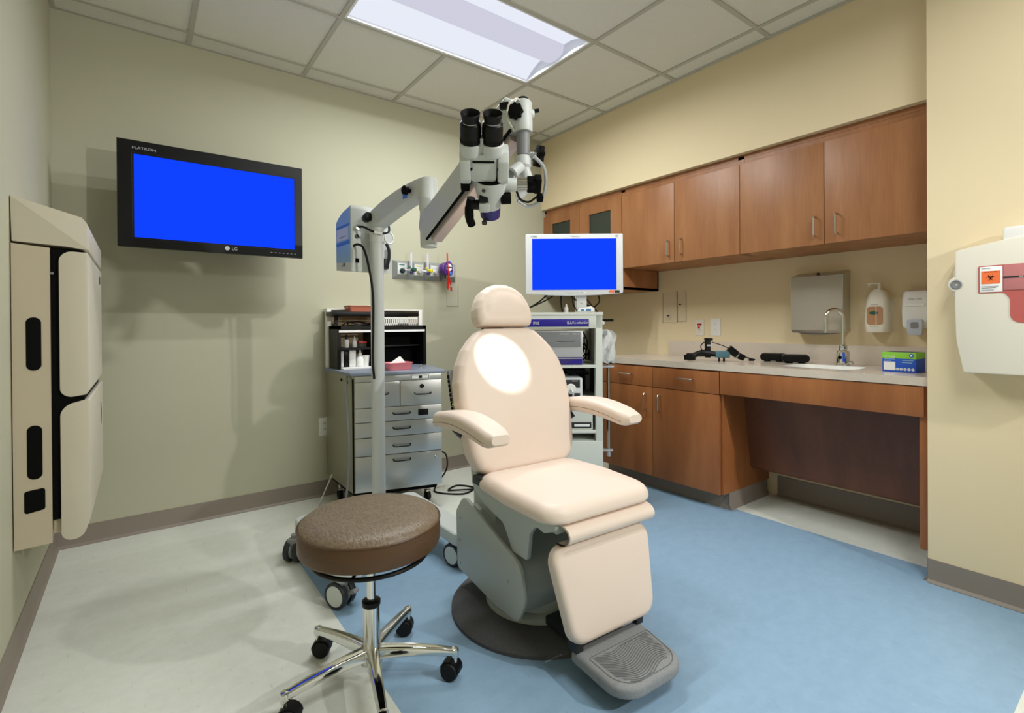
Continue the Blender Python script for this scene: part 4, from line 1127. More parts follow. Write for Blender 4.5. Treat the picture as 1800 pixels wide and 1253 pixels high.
MB().bx(-.095, .195, -.003, 0, .004, .03, .001).build('face_panel', M['dgrey'], t2)
lettering('XENON 175', t2, M['paper'], (.165, -.0035, .101), (1, 0, 0), (0, 0, 1), height=.006, width=.034)
MB().lathe([(.03, 0), (.03, .006), (.026, .01), (.026, .018), (.006, .02)], (.142, -.003, .055), (0, -1, 0), 28).build('cable_plug', M['white'], t2)
MB().tube(smoothline([(.142, -.024, .055), (.15, -.05, .035), (.145, -.05, 0), (.13, -.035, -.06)]), .006, 8).build('light_cable', M['silver'], t2)
t2 = device('video_processor', 'white video processor on the lower open shelf of the tower', 'video processor', .25, .02, .487)
MB().bx(-.1, .22, 0, .3, 0, .15, .006).build('case', M['tower'], t2)
MB().bx(-.09, .21, -.003, 0, .01, .045, .001).build('front_strip', M['dgrey'], t2)
MB().bx(.11, .2, -.005, -.002, .02, .034, .001).build('switch_panel', M['paper'], t2)
t2 = device('folded_cloth', 'white cloth draped over the right side of the endoscopy tower', 'cloth', .568, .12, .868)
rows = []
for j in range(8):
    z = .2 - .2 * j / 7
    rows.append([(-.028 + .088 * i / 6 * (1 if j else .8) + .007 * math.sin(j * 1.7 + i), .020 * math.sin(i * 1.5 + j * 1.1) + .02, z + .004 * math.sin(i * 2)) for i in range(7)])
b_ = [[(p[0], p[1] + .035, p[2]) for p in r] for r in rows]
rings = [r + list(reversed(q)) for r, q in zip(rows, b_)]
MB().loft(rings).build('drape', M['cloth'], t2, smooth=80)
tag(MB().lathe([(.011, 0), (.012, .002), (.012, .026), (.006, .034), (.004, .048), (.001, .05)], Pt + RT * .32 + FW * .04 + V((0, 0, 1.1748)), (0, 0, 1), 16).build('dropper_bottle', M['white']), 'tiny white dropper bottle on top of the endoscopy tower', 'bottle')
t2 = device('cleaning_pack', 'small white and blue soft pack on top of the endoscopy tower', 'packet', .43, -.002, 1.1752)
MB().prism(roundpoly([(-.055, 0), (.05, 0), (.05, .022), (.03, .034), (-.04, .02)], .006), (0, 0, 0), (1, 0, 0), (0, 0, 1), (0, .030, 0), .004).build('pack', M['paper'], t2)
MB().bx(-.03, -.012, -.002, 0, .006, .016).build('blue_mark', M['blue'], t2); MB().bx(.0, .028, -.002, 0, .006, .018).build('blue_mark', M['blue'], t2)

# ------------------------------------------------------------------ operating microscope on its floor stand
S = thing('operating_microscope', 'light grey operating microscope on a wheeled floor stand left of the examination chair', 'microscope', (.87, 2.25, 0))
# base: H of two rails and a cross beam
PX, PY = .891, 2.245
for sx in (-1, 1):
    xa = PX + (-.235 if sx < 0 else .295)
    pr = roundpoly([(xa - .058, 1.93), (xa + .058, 1.93), (xa + .058, 2.62), (xa - .058, 2.62)], .05, 6)
    MB().prism(pr, (0, 0, .105), (1, 0, 0), (0, 1, 0), (0, 0, .06), .014, 3).build('base_rail', M['scope'], S)
MB().bx(PX - .25, PX + .25, 2.17, 2.32, .105, .155, .012).build('cross_beam', M['scope'], S)
for (x, y, br, rz) in ((.628, 1.986, 1, .5), (1.165, 2.007, 1, .25), (.580, 2.50, 1, 2.4), (1.175, 2.54, 1, .9)):
    rot = Matrix.Rotation(rz, 4, 'Z'); T = Matrix.Translation(V((x, y, 0))) @ rot
    q = lambda p: T @ V(p)
    mb = MB()
    for s in (-1, 1): mb.lathe([(.03, -.012), (.05, -.012), (.052, -.008), (.052, .008), (.05, .012), (.03, .012)], q((s * .022, 0, .052)), q((s * .022 + 1, 0, .052)) - q((s * .022, 0, .052)), 28)
    w_ = mb.build('caster_wheel', M['dgrey'], S)
    mb = MB()
    for s in (-1, 1): mb.lathe([(.001, .0135), (.04, .0125), (.042, .008), (.042, -.008), (.04, -.0125), (.001, -.0135)], q((s * .022, 0, .052)), q((s * .022 + 1, 0, .052)) - q((s * .022, 0, .052)), 28)
    mb.build('wheel_disc', M['hub'], w_)
    mb = MB().box((0, 0, .095), (.05, .06, .03), .01, m=T); mb.cyl(q((0, 0, .1)), q((0, 0, .125)), .018); mb.build('caster_housing', M['mgrey'], w_)
    mb = MB().box((.0, -.062, .07), (.03, .045, .016), .006, rot=Matrix.Rotation(-.4, 3, 'X'), m=T); mb.build('brake_lever', M['mgrey'], w_)
MB().cyl((PX, PY, .15), (PX, PY, 1.50), .0305, seg=32).build('column', M['scope'], S)
MB().lathe([(.06, 0), (.06, .012), (.045, .04), (.032, .06)], (PX, PY, .15), (0, 0, 1), 32).build('column_foot', M['scope'], S)
MB().cyl((PX, PY, 1.49), (PX, PY, 1.56), .034, seg=32).build('column_sleeve', M['scope'], S)
# control box behind the column
prof = [(2.30, 1.357), (2.515, 1.378), (2.515, 1.612), (2.48, 1.632), (2.42, 1.650), (2.30, 1.664)]
box = MB().prism(prof, (.787, 0, 0), (0, 1, 0), (0, 0, 1), (.201, 0, 0), .004).build('control_box', M['scope'], S)
pan = [(2.306, 1.40), (2.508, 1.415), (2.508, 1.611), (2.478, 1.627), (2.418, 1.645), (2.306, 1.659)]
MB().prism(pan, (.7855, 0, 0), (0, 1, 0), (0, 0, 1), (.002, 0, 0)).build('blue_panel', M['cyan'], box)
def strip(z0, z1, y0=2.31, y1=2.505, m='blue', d=.0008, n='panel_band'):
    return MB().prism([(y0, z0), (y1, z0 + .004), (y1, z1 + .004), (y0, z1)], (.7855 - d, 0, 0), (0, 1, 0), (0, 0, 1), (.001, 0, 0)).build(n, M[m], box)
strip(1.573, 1.583); strip(1.487, 1.505); strip(1.512, 1.568, 2.33, 2.495, 'hub', .0012, 'display')
mb = MB()
for k in range(4): mb.bx(.7835, .7845, 2.36 + .022 * k, 2.372 + .022 * k, 1.525, 1.532)
mb.cyl((.7855, 2.39, 1.395), (.782, 2.39, 1.395), .009); mb.cyl((.7855, 2.42, 1.392), (.783, 2.42, 1.392), .004); mb.build('buttons', M['mgrey'], box)
MB().cyl((.812, 2.30, 1.56), (.812, 2.27, 1.56), .012, seg=16).build('cable_socket', M['chrome'], box)
MB().cyl((.816, 2.30, 1.52), (.816, 2.296, 1.52), .010, seg=16).build('socket', M['dgrey'], box)
MB().bx(.808, .824, 2.296, 2.301, 1.398, 1.418).build('power_switch', M['blackm'], box)
mb = MB(); mb.bx(.952, .977, 2.2985, 2.3005, 1.43, 1.47); mb.build('print_block', M['mgrey'], box)
MB().box((.95, 2.29, 1.40), (.026, .03, .05), .004).build('power_inlet', M['dgrey'], box)
# straps holding the box to the column
MB().bx(.862, .922, 2.255, 2.305, 1.535, 1.57, .004).build('box_clamp', M['scope'], S)
o = MB().cyl((.845, 2.27, 1.60), (.845, 2.225, 1.605), .019, .021, bev=.004).build('clamp_knob', M['black'], S)
# cables
MB().tube(smoothline([(.81, 2.275, 1.56), (.83, 2.25, 1.558), (.855, 2.21, 1.535), (.90, 2.20, 1.528), (.932, 2.205, 1.54), (.935, 2.21, 1.565), (.92, 2.195, 1.575)]), .005, 8).build('arm_cable', M['rubber'], S)
MB().tube([(.862, 2.206, 1.532), (.898, 2.197, 1.526)], .0065, 8).build('cable_tag', M['paper'], S)
MB().tube(smoothline([(.80, 2.30, 1.475), (.81, 2.275, 1.48), (.828, 2.25, 1.46), (.842, 2.225, 1.38), (.855, 2.208, 1.25), (.857, 2.212, 1.1), (.855, 2.215, .95), (.862, 2.218, .86)]), .0055, 8).build('foot_cable', M['rubber'], S)
ringp = [V((.942, 2.225, 1.515)) + V((.022 * math.cos(a), .01 * math.sin(a), .03 * math.sin(a))) for a in [2 * PI * k / 20 for k in range(20)]]
MB().tube(ringp, .004, 8, True).build('cable_loop', M['hub'], S)
mb = MB().tube(smoothline([(.94, 2.25, 1.49), (.947, 2.24, 1.46), (.945, 2.235, 1.42), (.94, 2.25, 1.38)]), .008, 8); mb.build('supply_cord', M['dgrey'], S)
# first arm: curved box beam from the column to the elbow
EX, EY = .937, 1.815
prof = []
def arm1(tt):
    p = V((PX, PY, 0)).lerp(V((EX, EY, 0)), tt); return p
dirA = V((EX - PX, EY - PY, 0)); LA = dirA.length; dirA.normalize(); nA = V((dirA.y, -dirA.x, 0))
rings = []
for k in range(15):
    a = k / 14
    s = -0.045 + (LA + .045) * a
    zt = 1.612 + .085 * math.sin(PI * .5 * min(1, (a + .02) * 1.0)) ** .8
    zb = 1.548 + .075 * math.sin(PI * .5 * a) ** 1.5
    if k == 0: zt -= .015
    hw = .034
    c = V((PX, PY, 0)) + dirA * s
    pr = roundpoly([(-hw, zb), (hw, zb), (hw, zt), (-hw, zt)], .007, 3)
    rings.append([c + nA * p[0] + V((0, 0, p[1])) for p in pr])
MB().loft(rings).build('swing_arm', M['scope'], S)
o = MB().cyl(V((PX, PY, 1.655)) + dirA * .36 - nA * .028, V((PX, PY, 1.655)) + dirA * .36 - nA * .075 + V((0, 0, 0)), .014, .018, bev=.003)
sgn = 1 if nA.x < 0 else -1
kn = V((PX, PY, 1.655)) + dirA * .35 + nA * (sgn * .034)
MB().lathe([(.008, 0), (.008, .012), (.018, .014), (.019, .03), (.014, .034)], kn, nA * sgn, 12).build('arm_knob', M['blackm'], S)
MB().prism([(-.022, -.02), (.012, -.02), (.012, .006), (-.022, .006)], V((PX, PY, 1.652)) + dirA * .315 + nA * (sgn * .0342), dirA, (0, 0, 1), nA * (sgn * .001)).build('blue_label', M['bluebtn'], S)
MB().lathe([(.030, 0), (.034, .01), (.034, .03), (.0345, .14), (.037, .142), (.037, .26), (.034, .268)], (EX, EY, 1.425), (0, 0, 1), 32).build('elbow_post', M['scope'], S)
# spring arm
A0 = V((.940, 1.795, 1.475)); A1 = V((.952, 1.235, 1.745)); dS = (A1 - A0).normalized(); nS = dS.cross(V((0, 0, 1))).normalized(); uS = nS.cross(dS)
def srect(p, hw, up, dn, r=.008):
    pr = roundpoly([(-hw, -dn), (hw, -dn), (hw, up), (-hw, up)], r, 3)
    return [p + nS * q[0] + uS * q[1] for q in pr]
L_ = (A1 - A0).length
MB().loft([srect(A0 - dS * .035, .03, .055, .02), srect(A0, .036, .078, .035), srect(A0 + dS * L_ * .5, .034, .074, .036), srect(A1 - dS * .06, .032, .085, .034), srect(A1, .030, .082, .03), srect(A1 + dS * .012, .02, .06, .02)]).build('spring_arm', M['scope'], S)
mb = MB().loft([srect(A0 + dS * .02 - uS * .045, .022, .01, .012, .003), srect(A1 - dS * .04 - uS * .045, .022, .01, .012, .003)]); mb.build('arm_underplate', mat('pinkish aluminium', (196, 180, 176), .35, .3), S)
mb = MB()
for s in (-1, 1): mb.loft([srect(A0 + dS * .0 - uS * .036 + nS * .031 * s, .004, .004, .004, .001), srect(A1 - dS * .02 - uS * .036 + nS * .031 * s, .004, .004, .004, .001)])
mb.build('arm_slot', M['blackm'], S)
mb = MB().cyl((EX, EY, 1.418), (EX, EY, 1.44), .033, seg=28); mb.build('elbow_cap', M['scope'], S)
sg2 = 1 if nS.x < 0 else -1
MB().prism([(-.011, -.008), (.011, -.008), (0, .011)], A1 - dS * .10 + nS * (sg2 * .0335) - uS * .012, dS, uS, nS * (sg2 * .001)).build('warning_sticker', M['orange'], S)
# suspension post at the end of the spring arm
QX, QY = .958, 1.222
MB().lathe([(.028, 0), (.030, .004), (.030, .03), (.0285, .05), (.0285, .088), (.024, .096)], (QX, QY, 1.70), (0, 0, 1), 32).build('suspension_head', M['scope'], S)
MB().lathe([(.018, 0), (.018, .008), (.012, .013)], (QX, QY, 1.795), (0, 0, 1), 24).build('top_cap', M['blackm'], S)
MB().cyl((QX, QY, 1.628), (QX, QY, 1.705), .0205, seg=28).build('suspension_tube', M['mgrey'], S)
def star_knob(c, ax, r, h, par, m=M['blackm']):
    u, v, a = frame_from(ax); c = V(c); pr = []
    for k in range(40):
        th = 2 * PI * k / 40; rad = r * (1 + .12 * math.cos(8 * th))
        pr.append((rad * math.cos(th), rad * math.sin(th)))
    return MB().prism(pr, c, u, v, a * h, .003).build('star_knob', m, par)
star_knob((QX - .030, QY - .004, 1.752), (-.75, -.62, .08), .0225, .022, S)
cam_dir = V((-QX, -QY, 0)).normalized()
MB().cyl(V((QX, QY, 1.762)) + RT * .018, V((QX, QY, 1.768)) + RT * .05, .006, bev=.001).build('pin', M['black'], S)
MB().lathe([(.016, 0), (.013, .012), (.009, .016)], V((QX, QY, 1.757)) + RT * .02, RT, 18).build('pin_boss', M['scope'], S)
MB().box((.905, 1.245, 1.776), (.018, .03, .02), .004, rot=Matrix.Rotation(.6, 3, 'Z')).build('cable_clip', M['black'], S)
MB().tube(smoothline([(.935, 1.21, 1.79), (.915, 1.2, 1.785), (.895, 1.21, 1.765), (.905, 1.23, 1.735), (.93, 1.23, 1.70)]), .0028, 6).build('thin_cable', M['cream'], S)
# inclined link from tube down to the microscope body
EL = V((QX, QY, 1.626))
MB().lathe([(.021, 0), (.026, -.012), (.026, -.03), (.016, -.044)], EL, (0, 0, 1), 28).build('elbow_joint', M['scope'], S)
lk = [EL + V((0, 0, -.025)), EL - RT * .02 + V((0, 0, -.045)) - FW * .02, EL - RT * .034 + V((0, 0, -.06)) - FW * .03]
MB().tube(smoothline(lk), .018, 14).build('link_neck', M['scope'], S)
dc = EL - RT * .04 - FW * .03 + V((0, 0, -.068))
MB().lathe([(.017, 0), (.021, .004), (.021, .026), (.018, .03)], dc + FW * .03, -FW - RT * .25, 28).build('balance_drum', M['scope'], S)
MB().lathe([(.001, 0), (.019, 0), (.019, .0015)], dc + FW * .03 + (-FW - RT * .25).normalized() * .0305, -FW - RT * .25, 28).build('drum_cover', M['mgrey'], S)
MB().tube(smoothline([EL + V((0, 0, -.04)) + RT * .004, EL + RT * .012 + V((0, 0, -.075)), EL + RT * .004 + V((0, 0, -.105)), EL - RT * .018 + V((0, 0, -.128))]), [.018] * 9 + [.017] * 8 + [.013] * 8, 12).build('yoke_link', M['scope'], S)
kc = EL + V((0, 0, .002))
MB().cyl(kc + RT * .018, kc + RT * .045 + V((0, 0, .0)), .010, bev=.002).build('knob_stem', M['silver'], S)
star_knob(kc + RT * .04 + FW * -.0, RT + FW * .35 - V((0, 0, .1)), .031, .018, S)

# microscope head in its own frame: rr_ right, ff towards the surgeon, uu up along the optical axis
Hc = V((.806, 1.212, 1.502))
target = V((1.19, 1.675, .962))
Hc = Hc + RT * .006
aa = (target - RT * .06 - Hc).normalized(); uu = -aa
rr_ = V((aa.y, -aa.x, 0)).normalized(); ff = uu.cross(rr_) * 1.0
if ff.dot(V((0, 0, 1.1)) - Hc) < 0: ff = -ff
def H(r, f, u): return Hc + rr_ * r + ff * f + uu * u
HR = Matrix((rr_, ff, uu)).transposed()
def hbox(c, size, bev): return MB().box(H(*c), size, bev, rot=HR)
body = MB().lathe([(.028, -.068), (.033, -.05), (.040, -.022), (.045, .0), (.0465, .012), (.0465, .034), (.044, .036)], H(.012, 0, 0), uu, 36).build('microscope_body', M['scope'], S)
MB().lathe([(.027, -.098), (.030, -.095), (.0305, -.062), (.028, -.056)], H(.012, 0, 0), uu, 32).build('objective_ring', M['lensring'], body)
MB().lathe([(.001, -.094), (.027, -.094)], H(.012, 0, 0), uu, 24).build('objective_lens', M['glassdark'], body)
MB().lathe([(.0445, .036), (.0445, .041)], H(.010, 0, 0), uu, 36).build('swivel_gap', M['blackm'], body)
MB().lathe([(.004, 0), (.0045, .012), (.008, .013), (.008, .02)], H(-.006, .02, -.092), ff - uu * .3, 14).build('drape_stud', M['dgrey'], body)
o = hbox((-.008, .038, -.012), (.026, .012, .02), .003).build('magnification_window', M['black'], body)
hbox((-.006, .036, -.040), (.032, .02, .03), .006).build('front_boss', M['scope'], body)
MB().cyl(H(-.01, .043, .018), H(-.006, .049, .021), .004).build('set_screw', M['dgrey'], body)
# binocular tube
bino = hbox((-.008, .004, .082), (.074, .066, .085), .012).build('binocular_block', M['scope'], S)
hbox((-.008, .0375, .104), (.06, .004, .006), .001).build('shadow_gap', M['blackm'], bino)
for s, x in ((-1, -.058), (1, .046)):
    pr = roundpoly([(-.035, .038), (.03, .030), (.046, .055), (.042, .105), (.02, .125), (-.03, .125)], .012, 4)
    o = MB().prism(pr, H(x - .015, 0, 0), ff, uu, rr_ * .030, .006).build('side_plate', M['scope'], bino)
    MB().cyl(H(x * .72, .038, .083), H(x * .72, .041, .083), .004, seg=12).build('set_screw', M['blackm'], bino)
for s, x in ((-1, -.041), (1, .016)):
    tb = MB().lathe([(.022, .108), (.030, .116), (.0315, .124), (.0315, .146), (.029, .149)], H(x, .012, 0), uu, 28).build('ocular_base', M['scope'], bino)
    ep = MB().lathe([(.0275, .146), (.0275, .150), (.029, .152), (.029, .160), (.028, .162), (.028, .188), (.027, .193), (.027, .199), (.022, .203)], H(x, .012, 0), uu, 32).build('eyepiece', M['black'], bino)
    MB().lathe([(.0205, .201), (.0215, .205), (.0255, .226), (.0245, .227), (.019, .21), (.001, .209)], H(x, .012, 0), uu, 32, cap=False).build('eyecup', M['rubber'], ep)
    MB().lathe([(.0222, .2015), (.0222, .2045), (.0212, .2045)], H(x, .012, 0), uu, 32).build('trim_ring', M['nickel'], ep)
    mb = MB()
    for k in range(28):
        a = 2 * PI * k / 28; mb.box(H(x + .0282 * math.cos(a), .012 + .0282 * math.sin(a), .156), (.0025, .0025, .011), .0005, rot=HR)
    mb.build('grip_ribs', M['blackm'], ep)
hbox((-.013, .012, .140), (.02, .03, .05), .006).build('bridge', M['scope'], bino)
# left handle and knobs
MB().box(H(-.060, .01, .016), (.026, .03, .028), .006, rot=HR).build('left_knob', M['blackm'], S)
hd = MB().tube(smoothline([H(-.044, .03, -.014), H(-.05, .034, -.045), H(-.05, .036, -.08), H(-.044, .036, -.104)]), [.012] * 8 + [.0135] * 8 + [.0125] * 9, 12).build('hand_grip', M['blackm'], S)
MB().cyl(H(-.045, .028, -.036), H(-.012, .028, -.040), .015, bev=.004).build('grip_hub', M['black'], hd)
# right side coupling
MB().cyl(H(.045, 0, .010), H(.088, 0, .012), .019, seg=24, bev=.002).build('side_coupling', M['scope'], S)
mb = MB().cyl(H(.088, 0, .012), H(.118, 0, .013), .0175, seg=24)
for k in range(16):
    a = 2 * PI * k / 16; mb.box(H(.103, .0178 * math.cos(a), .0125 + .0178 * math.sin(a)), (.028, .003, .003), .001, rot=HR)
mb.build('ribbed_sleeve', M['nickel'], S)
star_knob(H(.118, 0, .013), rr_, .022, .022, S)
MB().box(H(.148, 0, .014), (.022, .03, .05), .006, rot=HR).build('coupling_block', M['blackm'], S)
MB().cyl(H(.042, .02, -.022), H(.072, .02, -.020), .0175, seg=20, bev=.004).build('side_knob', M['blackm'], S)
MB().tube(smoothline([H(.135, -.03, .085), H(.165, -.02, .055), H(.172, 0, .01), H(.16, .01, -.035), H(.125, .01, -.055), H(.092, .01, -.035)]), .005, 8).build('fibre_cable', M['silver'], S)
MB().tube(smoothline([H(.15, .01, -.02), H(.125, .01, -.04), H(.1, .01, -.03), H(.088, .01, -.005)]), .0032, 8).build('thin_cable', M['rubber'], S)
MB().box(H(.158, .008, -.026), (.02, .02, .022), .005, rot=HR).build('cable_clamp', M['blackm'], S)

# the microscope's own lamp, shining out of the objective
sp = bpy.data.lights.new('microscope_lamp', 'SPOT'); sp.energy = 60; sp.spot_size = math.radians(18.6); sp.spot_blend = 0.45
sp.shadow_soft_size = .008; sp.color = (1, .98, .95)
so = bpy.data.objects.new('microscope_lamp', sp); C.objects.link(so)
so.location = H(.012, 0, -.105); so.rotation_euler = (target + V((-.004, 0, .024)) - so.location).to_track_quat('-Z', 'Y').to_euler()

# ------------------------------------------------------------------ examination chair
cx0, cy0 = 1.26, 1.55
ch = thing('examination_chair', 'cream upholstered powered examination chair with armrests and footplate', 'chair', (cx0, cy0, 0), math.radians(-3), local=True)
def L(x, y, z): return (x - cx0, y - cy0, z)
ox, oy = -cx0, -cy0
MB().lathe([(.34, 0), (.34, .012), (.325, .026), (.30, .032), (.001, .036)], (0, -.02, 0), (0, 0, 1), 64).build('base_disc', M['carpet'], ch)
MB().lathe([(.205, .034), (.205, .05), (.195, .056), (.175, .06), (.175, .22), (.165, .235), (.001, .24)], (.0, -.02, 0), (0, 0, 1), 56).build('pump_drum', M['chairm'], ch)
side = roundpoly([(.255, .33), (.19, .41), (.10, .385), (-.215, .285), (-.245, .17), (-.20, .082), (-.05, .075), (.245, .10)], [.04, .05, .03, .06, .06, .04, .01, .02], 5)
for s in (-1, 1):
    o = MB().prism(side, (s * .212 - .007, 0, 0), (0, 1, 0), (0, 0, 1), (.014, 0, 0), .003).build('side_shroud', M['chairm'], ch)
    mb = MB()
    for (y, z) in ((.22, .31), (.22, .22), (.22, .125), (-.14, .20)):
        mb.cyl((s * .212 + s * .007, y, z), (s * .212 + s * .010, y, z), .0055, seg=12)
    mb.build('screws', M['nickel'], o)
# curved cover between the shrouds
inner = roundpoly([(.24, .12), (.24, .32), (.17, .385), (.06, .355), (-.19, .27), (-.225, .17), (-.185, .09)], [.02, .04, .04, .03, .06, .06, .03], 5)
MB().prism(inner, (-.198, 0, 0), (0, 1, 0), (0, 0, 1), (.396, 0, 0)).build('lift_cover', M['chairm'], ch)
MB().bx(-.17, .17, .02, .20, .30, .46, .02).build('lift_column', M['chairm'], ch)
# seat support frame (grey moulding with a front bracket)
sf = roundpoly([(.16, .60), (.145, .46), (.05, .415), (-.085, .385), (-.125, .335), (-.145, .305), (-.235, .305), (-.25, .40), (-.285, .44), (-.33, .43), (-.385, .455), (-.39, .475), (.10, .475), (.12, .60)],
               [.01, .05, .03, .03, .02, .01, .012, .03, .03, .03, .02, .005, .005, .01], 4)
for s in (-1, 1):
    o = MB().prism(sf, (s * .195 - .008, 0, 0), (0, 1, 0), (0, 0, 1), (.016, 0, 0), .003).build('seat_bracket', M['chairm'], ch)
MB().bx(-.19, .19, -.38, .10, .44, .474, .004).build('seat_pan', M['chairm'], ch)
# seat cushion
so_ = roundpoly([(-.238, -.415), (.238, -.415), (.258, -.15), (.235, .07), (-.228, .07), (-.248, -.15)], [.075, .075, .1, .05, .05, .1], 7)
MB().cushion(so_, (0, 0, .476), (1, 0, 0), (0, 1, 0), (0, 0, 1), .060, .042, .022, 8, .016).build('seat_cushion', M['leather'], ch)
# flap joining seat and leg rest
fl_ = [(-.35, .473), (-.395, .472), (-.422, .464), (-.434, .447), (-.430, .428), (-.412, .414), (-.390, .408), (-.372, .410)]
fl_s = [(p.x, p.y) for p in smoothline([(a, b, 0) for a, b in fl_], 5)]
back_ = [(p[0] + .007, p[1] - .004) for p in fl_s]
MB().prism(fl_s + back_[::-1], (-.180, 0, 0), (0, 1, 0), (0, 0, 1), (.385, 0, 0)).build('knee_flap', M['leather'], ch)
# leg rest
T = V((0, -.385, .405)); Bt = V((0, -.455, .115)); lv = (T - Bt); ll = lv.length; lv.normalize(); ln = V((1, 0, 0)).cross(lv)
if ln.y > 0: ln = -ln
lo_ = roundpoly([(-.185, 0), (.175, 0), (.218, ll), (-.225, ll)], [.055, .055, .05, .05], 7)
lr = MB().cushion(lo_, Bt - ln * .03, (1, 0, 0), lv, ln, .042, .022, .004, 6, .004).build('leg_rest', M['leather'], ch)
MB().cushion(roundpoly([(-.15, .02), (.15, .02), (.18, ll - .02), (-.18, ll - .02)], .03), Bt - ln * .045, (1, 0, 0), lv, ln, .016, .003, 0, 3, 0).build('leg_rest_board', M['dgrey'], lr)
MB().tube(smoothline([tuple(Bt - ln * .028 + V((1, 0, 0)) * p[0] + lv * p[1]) for p in lo_[20:] + lo_[:2]], 2), .004, 6).build('piping', M['leather'], lr) if False else None
# footplate
fy0, fy1 = 1.118 - cy0, .902 - cy0
mb = MB(); mb.bx(-.165, -.135, fy0 - .01, fy0 + .035, .085, .14, .003); mb.bx(.105, .135, fy0 - .01, fy0 + .035, .085, .14, .003); mb.bx(-.16, .13, fy0 + .008, fy0 + .022, .10, .125, .002)
mb.build('footplate_hinge', M['dgrey'], ch)
MB().bx(-.03, -.01, fy0 - .006, fy0 + .0, .112, .122).build('hinge_clip', M['white'], ch)
fp = roundpoly([(-.172, fy1), (.098, fy1), (.132, fy0 + .02), (-.165, fy0 + .02)], [.075, .075, .012, .012], 8)
foot = MB().cushion(fp, (0, 0, .050), (1, 0, 0), (0, 1, 0), (0, 0, 1), .036, .014, 0, 5, .008).build('footplate', M['rib'], ch)
mb = MB()
for k in range(24):                    # wavy tread
    yb = fy1 + .03 + .0078 * k
    pts = []
    for i in range(25):
        x = -.135 + .255 * i / 24
        y = yb + .022 * math.sin((x + .01) * 26) - .12 * (x + .02)
        if fy1 + .018 < y < fy0 - .052 and (x + .178 > .03 + max(0, (fy1 + .09 - y) * .5)) and (x < .082 + (y - fy1) * .12 - max(0, (fy1 + .09 - y) * .5)):
            pts.append((x, y, .0862))
    if len(pts) > 3:
        mb.tube(pts, .0016, 5)
inset = roundpoly([(-.152, fy1 + .016), (.082, fy1 + .016), (.112, fy0 - .045), (-.146, fy0 - .045)], [.068, .068, .008, .008], 8)
mb.tube([(p[0], p[1], .0862) for p in inset], .0013, 5, True)
mb.build('tread_grooves', M['ribd'], foot)
MB().prism([(-.13, fy0 - .16), (.10, fy0 - .16), (.12, fy0 + .03), (-.14, fy0 + .03)], (0, 0, .032), (1, 0, 0), (0, 1, 0), (0, 0, .022)).build('footplate_slide', M['dgrey'], ch)
MB().bx(-.10, .08, fy0 + .02, -.2, .04, .07, .004).build('slide_arm', M['dgrey'], ch)
# backrest: outline in its reclined plane
by, bz, m_ = .035, .515, .28
bv = V((0, m_, 1)).normalized(); bn = V((0, -1, m_)).normalized(); sc = math.hypot(1, m_)
half = [(.0, .515), (.19, .520), (.235, .545), (.26, .60), (.275, .70), (.283, .80), (.282, .88), (.262, .95), (.228, 1.01), (.186, 1.055), (.150, 1.085), (.115, 1.096)]
outl = [(x * .985, (z - bz) * sc) for x, z in half[1:]] + [(-x * .985, (z - bz) * sc) for x, z in reversed(half[1:])]
outl = roundpoly(outl, .03, 3)
BO = V((.016, by, bz)) - bn * .085
bk = MB().cushion(outl, BO, (1, 0, 0), bv, bn, .085, .035, .012, 7, .02).build('backrest', M['leather'], ch)
shell = roundpoly([(p[0] * .93, p[1] * .97 + .01) for p in outl][::2], .0)
MB().cushion(shell, BO - bn * .035, (1, 0, 0), bv, bn, .045, .01, 0, 4, .012).build('back_shell', M['chairm'], ch)
MB().bx(-.06, .06, .10, .16, .42, .70, .01).build('back_hinge', M['dgrey'], ch)
MB().bx(-.225, -.12, .02, .10, .485, .52, .006).build('hinge_gap', M['dgrey'], ch)
# key pad on the left edge of the backrest
kb = BO - bn * .02
kp = MB().prism([(-.036, .20), (-.015, .20), (-.015, .44), (-.036, .44)], kb + V((-.263, 0, 0)), -bn, bv, (-.018, 0, 0), .002).build('control_pad', M['mgrey'], ch)
for k in range(9): MB().prism(roundpoly([(-.033, .26 + .0185 * k), (-.017, .26 + .0185 * k), (-.017, .274 + .0185 * k), (-.033, .274 + .0185 * k)], .003, 2), kb + V((-.281, 0, 0)), -bn, bv, (-.002, 0, 0)).build('key', M['blackm'], kp)
MB().prism([(-.033, .215), (-.017, .215), (-.017, .226), (-.033, .226)], kb + V((-.281, 0, 0)), -bn, bv, (-.002, 0, 0)).build('key', M['blackm'], kp)
MB().prism([(-.037, .30), (-.034, .30), (-.034, .305), (-.037, .305)], kb + V((-.2815, 0, 0)), -bn, bv, (-.002, 0, 0)).build('indicator', M['led'], kp)
# headrest
hh = [(.136, 1.105), (.148, 1.14), (.146, 1.175), (.133, 1.21), (.109, 1.247), (.072, 1.273), (.03, 1.286)]
hz0 = 1.105; hyc = by + (1.105 - bz) * m_
ho_ = [(x * .97, (z - hz0) * sc) for x, z in hh] + [(-x * .97, (z - hz0) * sc) for x, z in reversed(hh)]
ho_ = roundpoly(ho_, .015, 3)
HO = V((.012, hyc, hz0)) - bn * .075
MB().cushion(ho_, HO, (1, 0, 0), bv, bn, .085, .035, .012, 7, .02).build('headrest', M['leather'], ch)
MB().bx(-.08, .02, hyc + .05, hyc + .075, 1.03, 1.16, .006).build('headrest_bracket', M['dgrey'], ch)
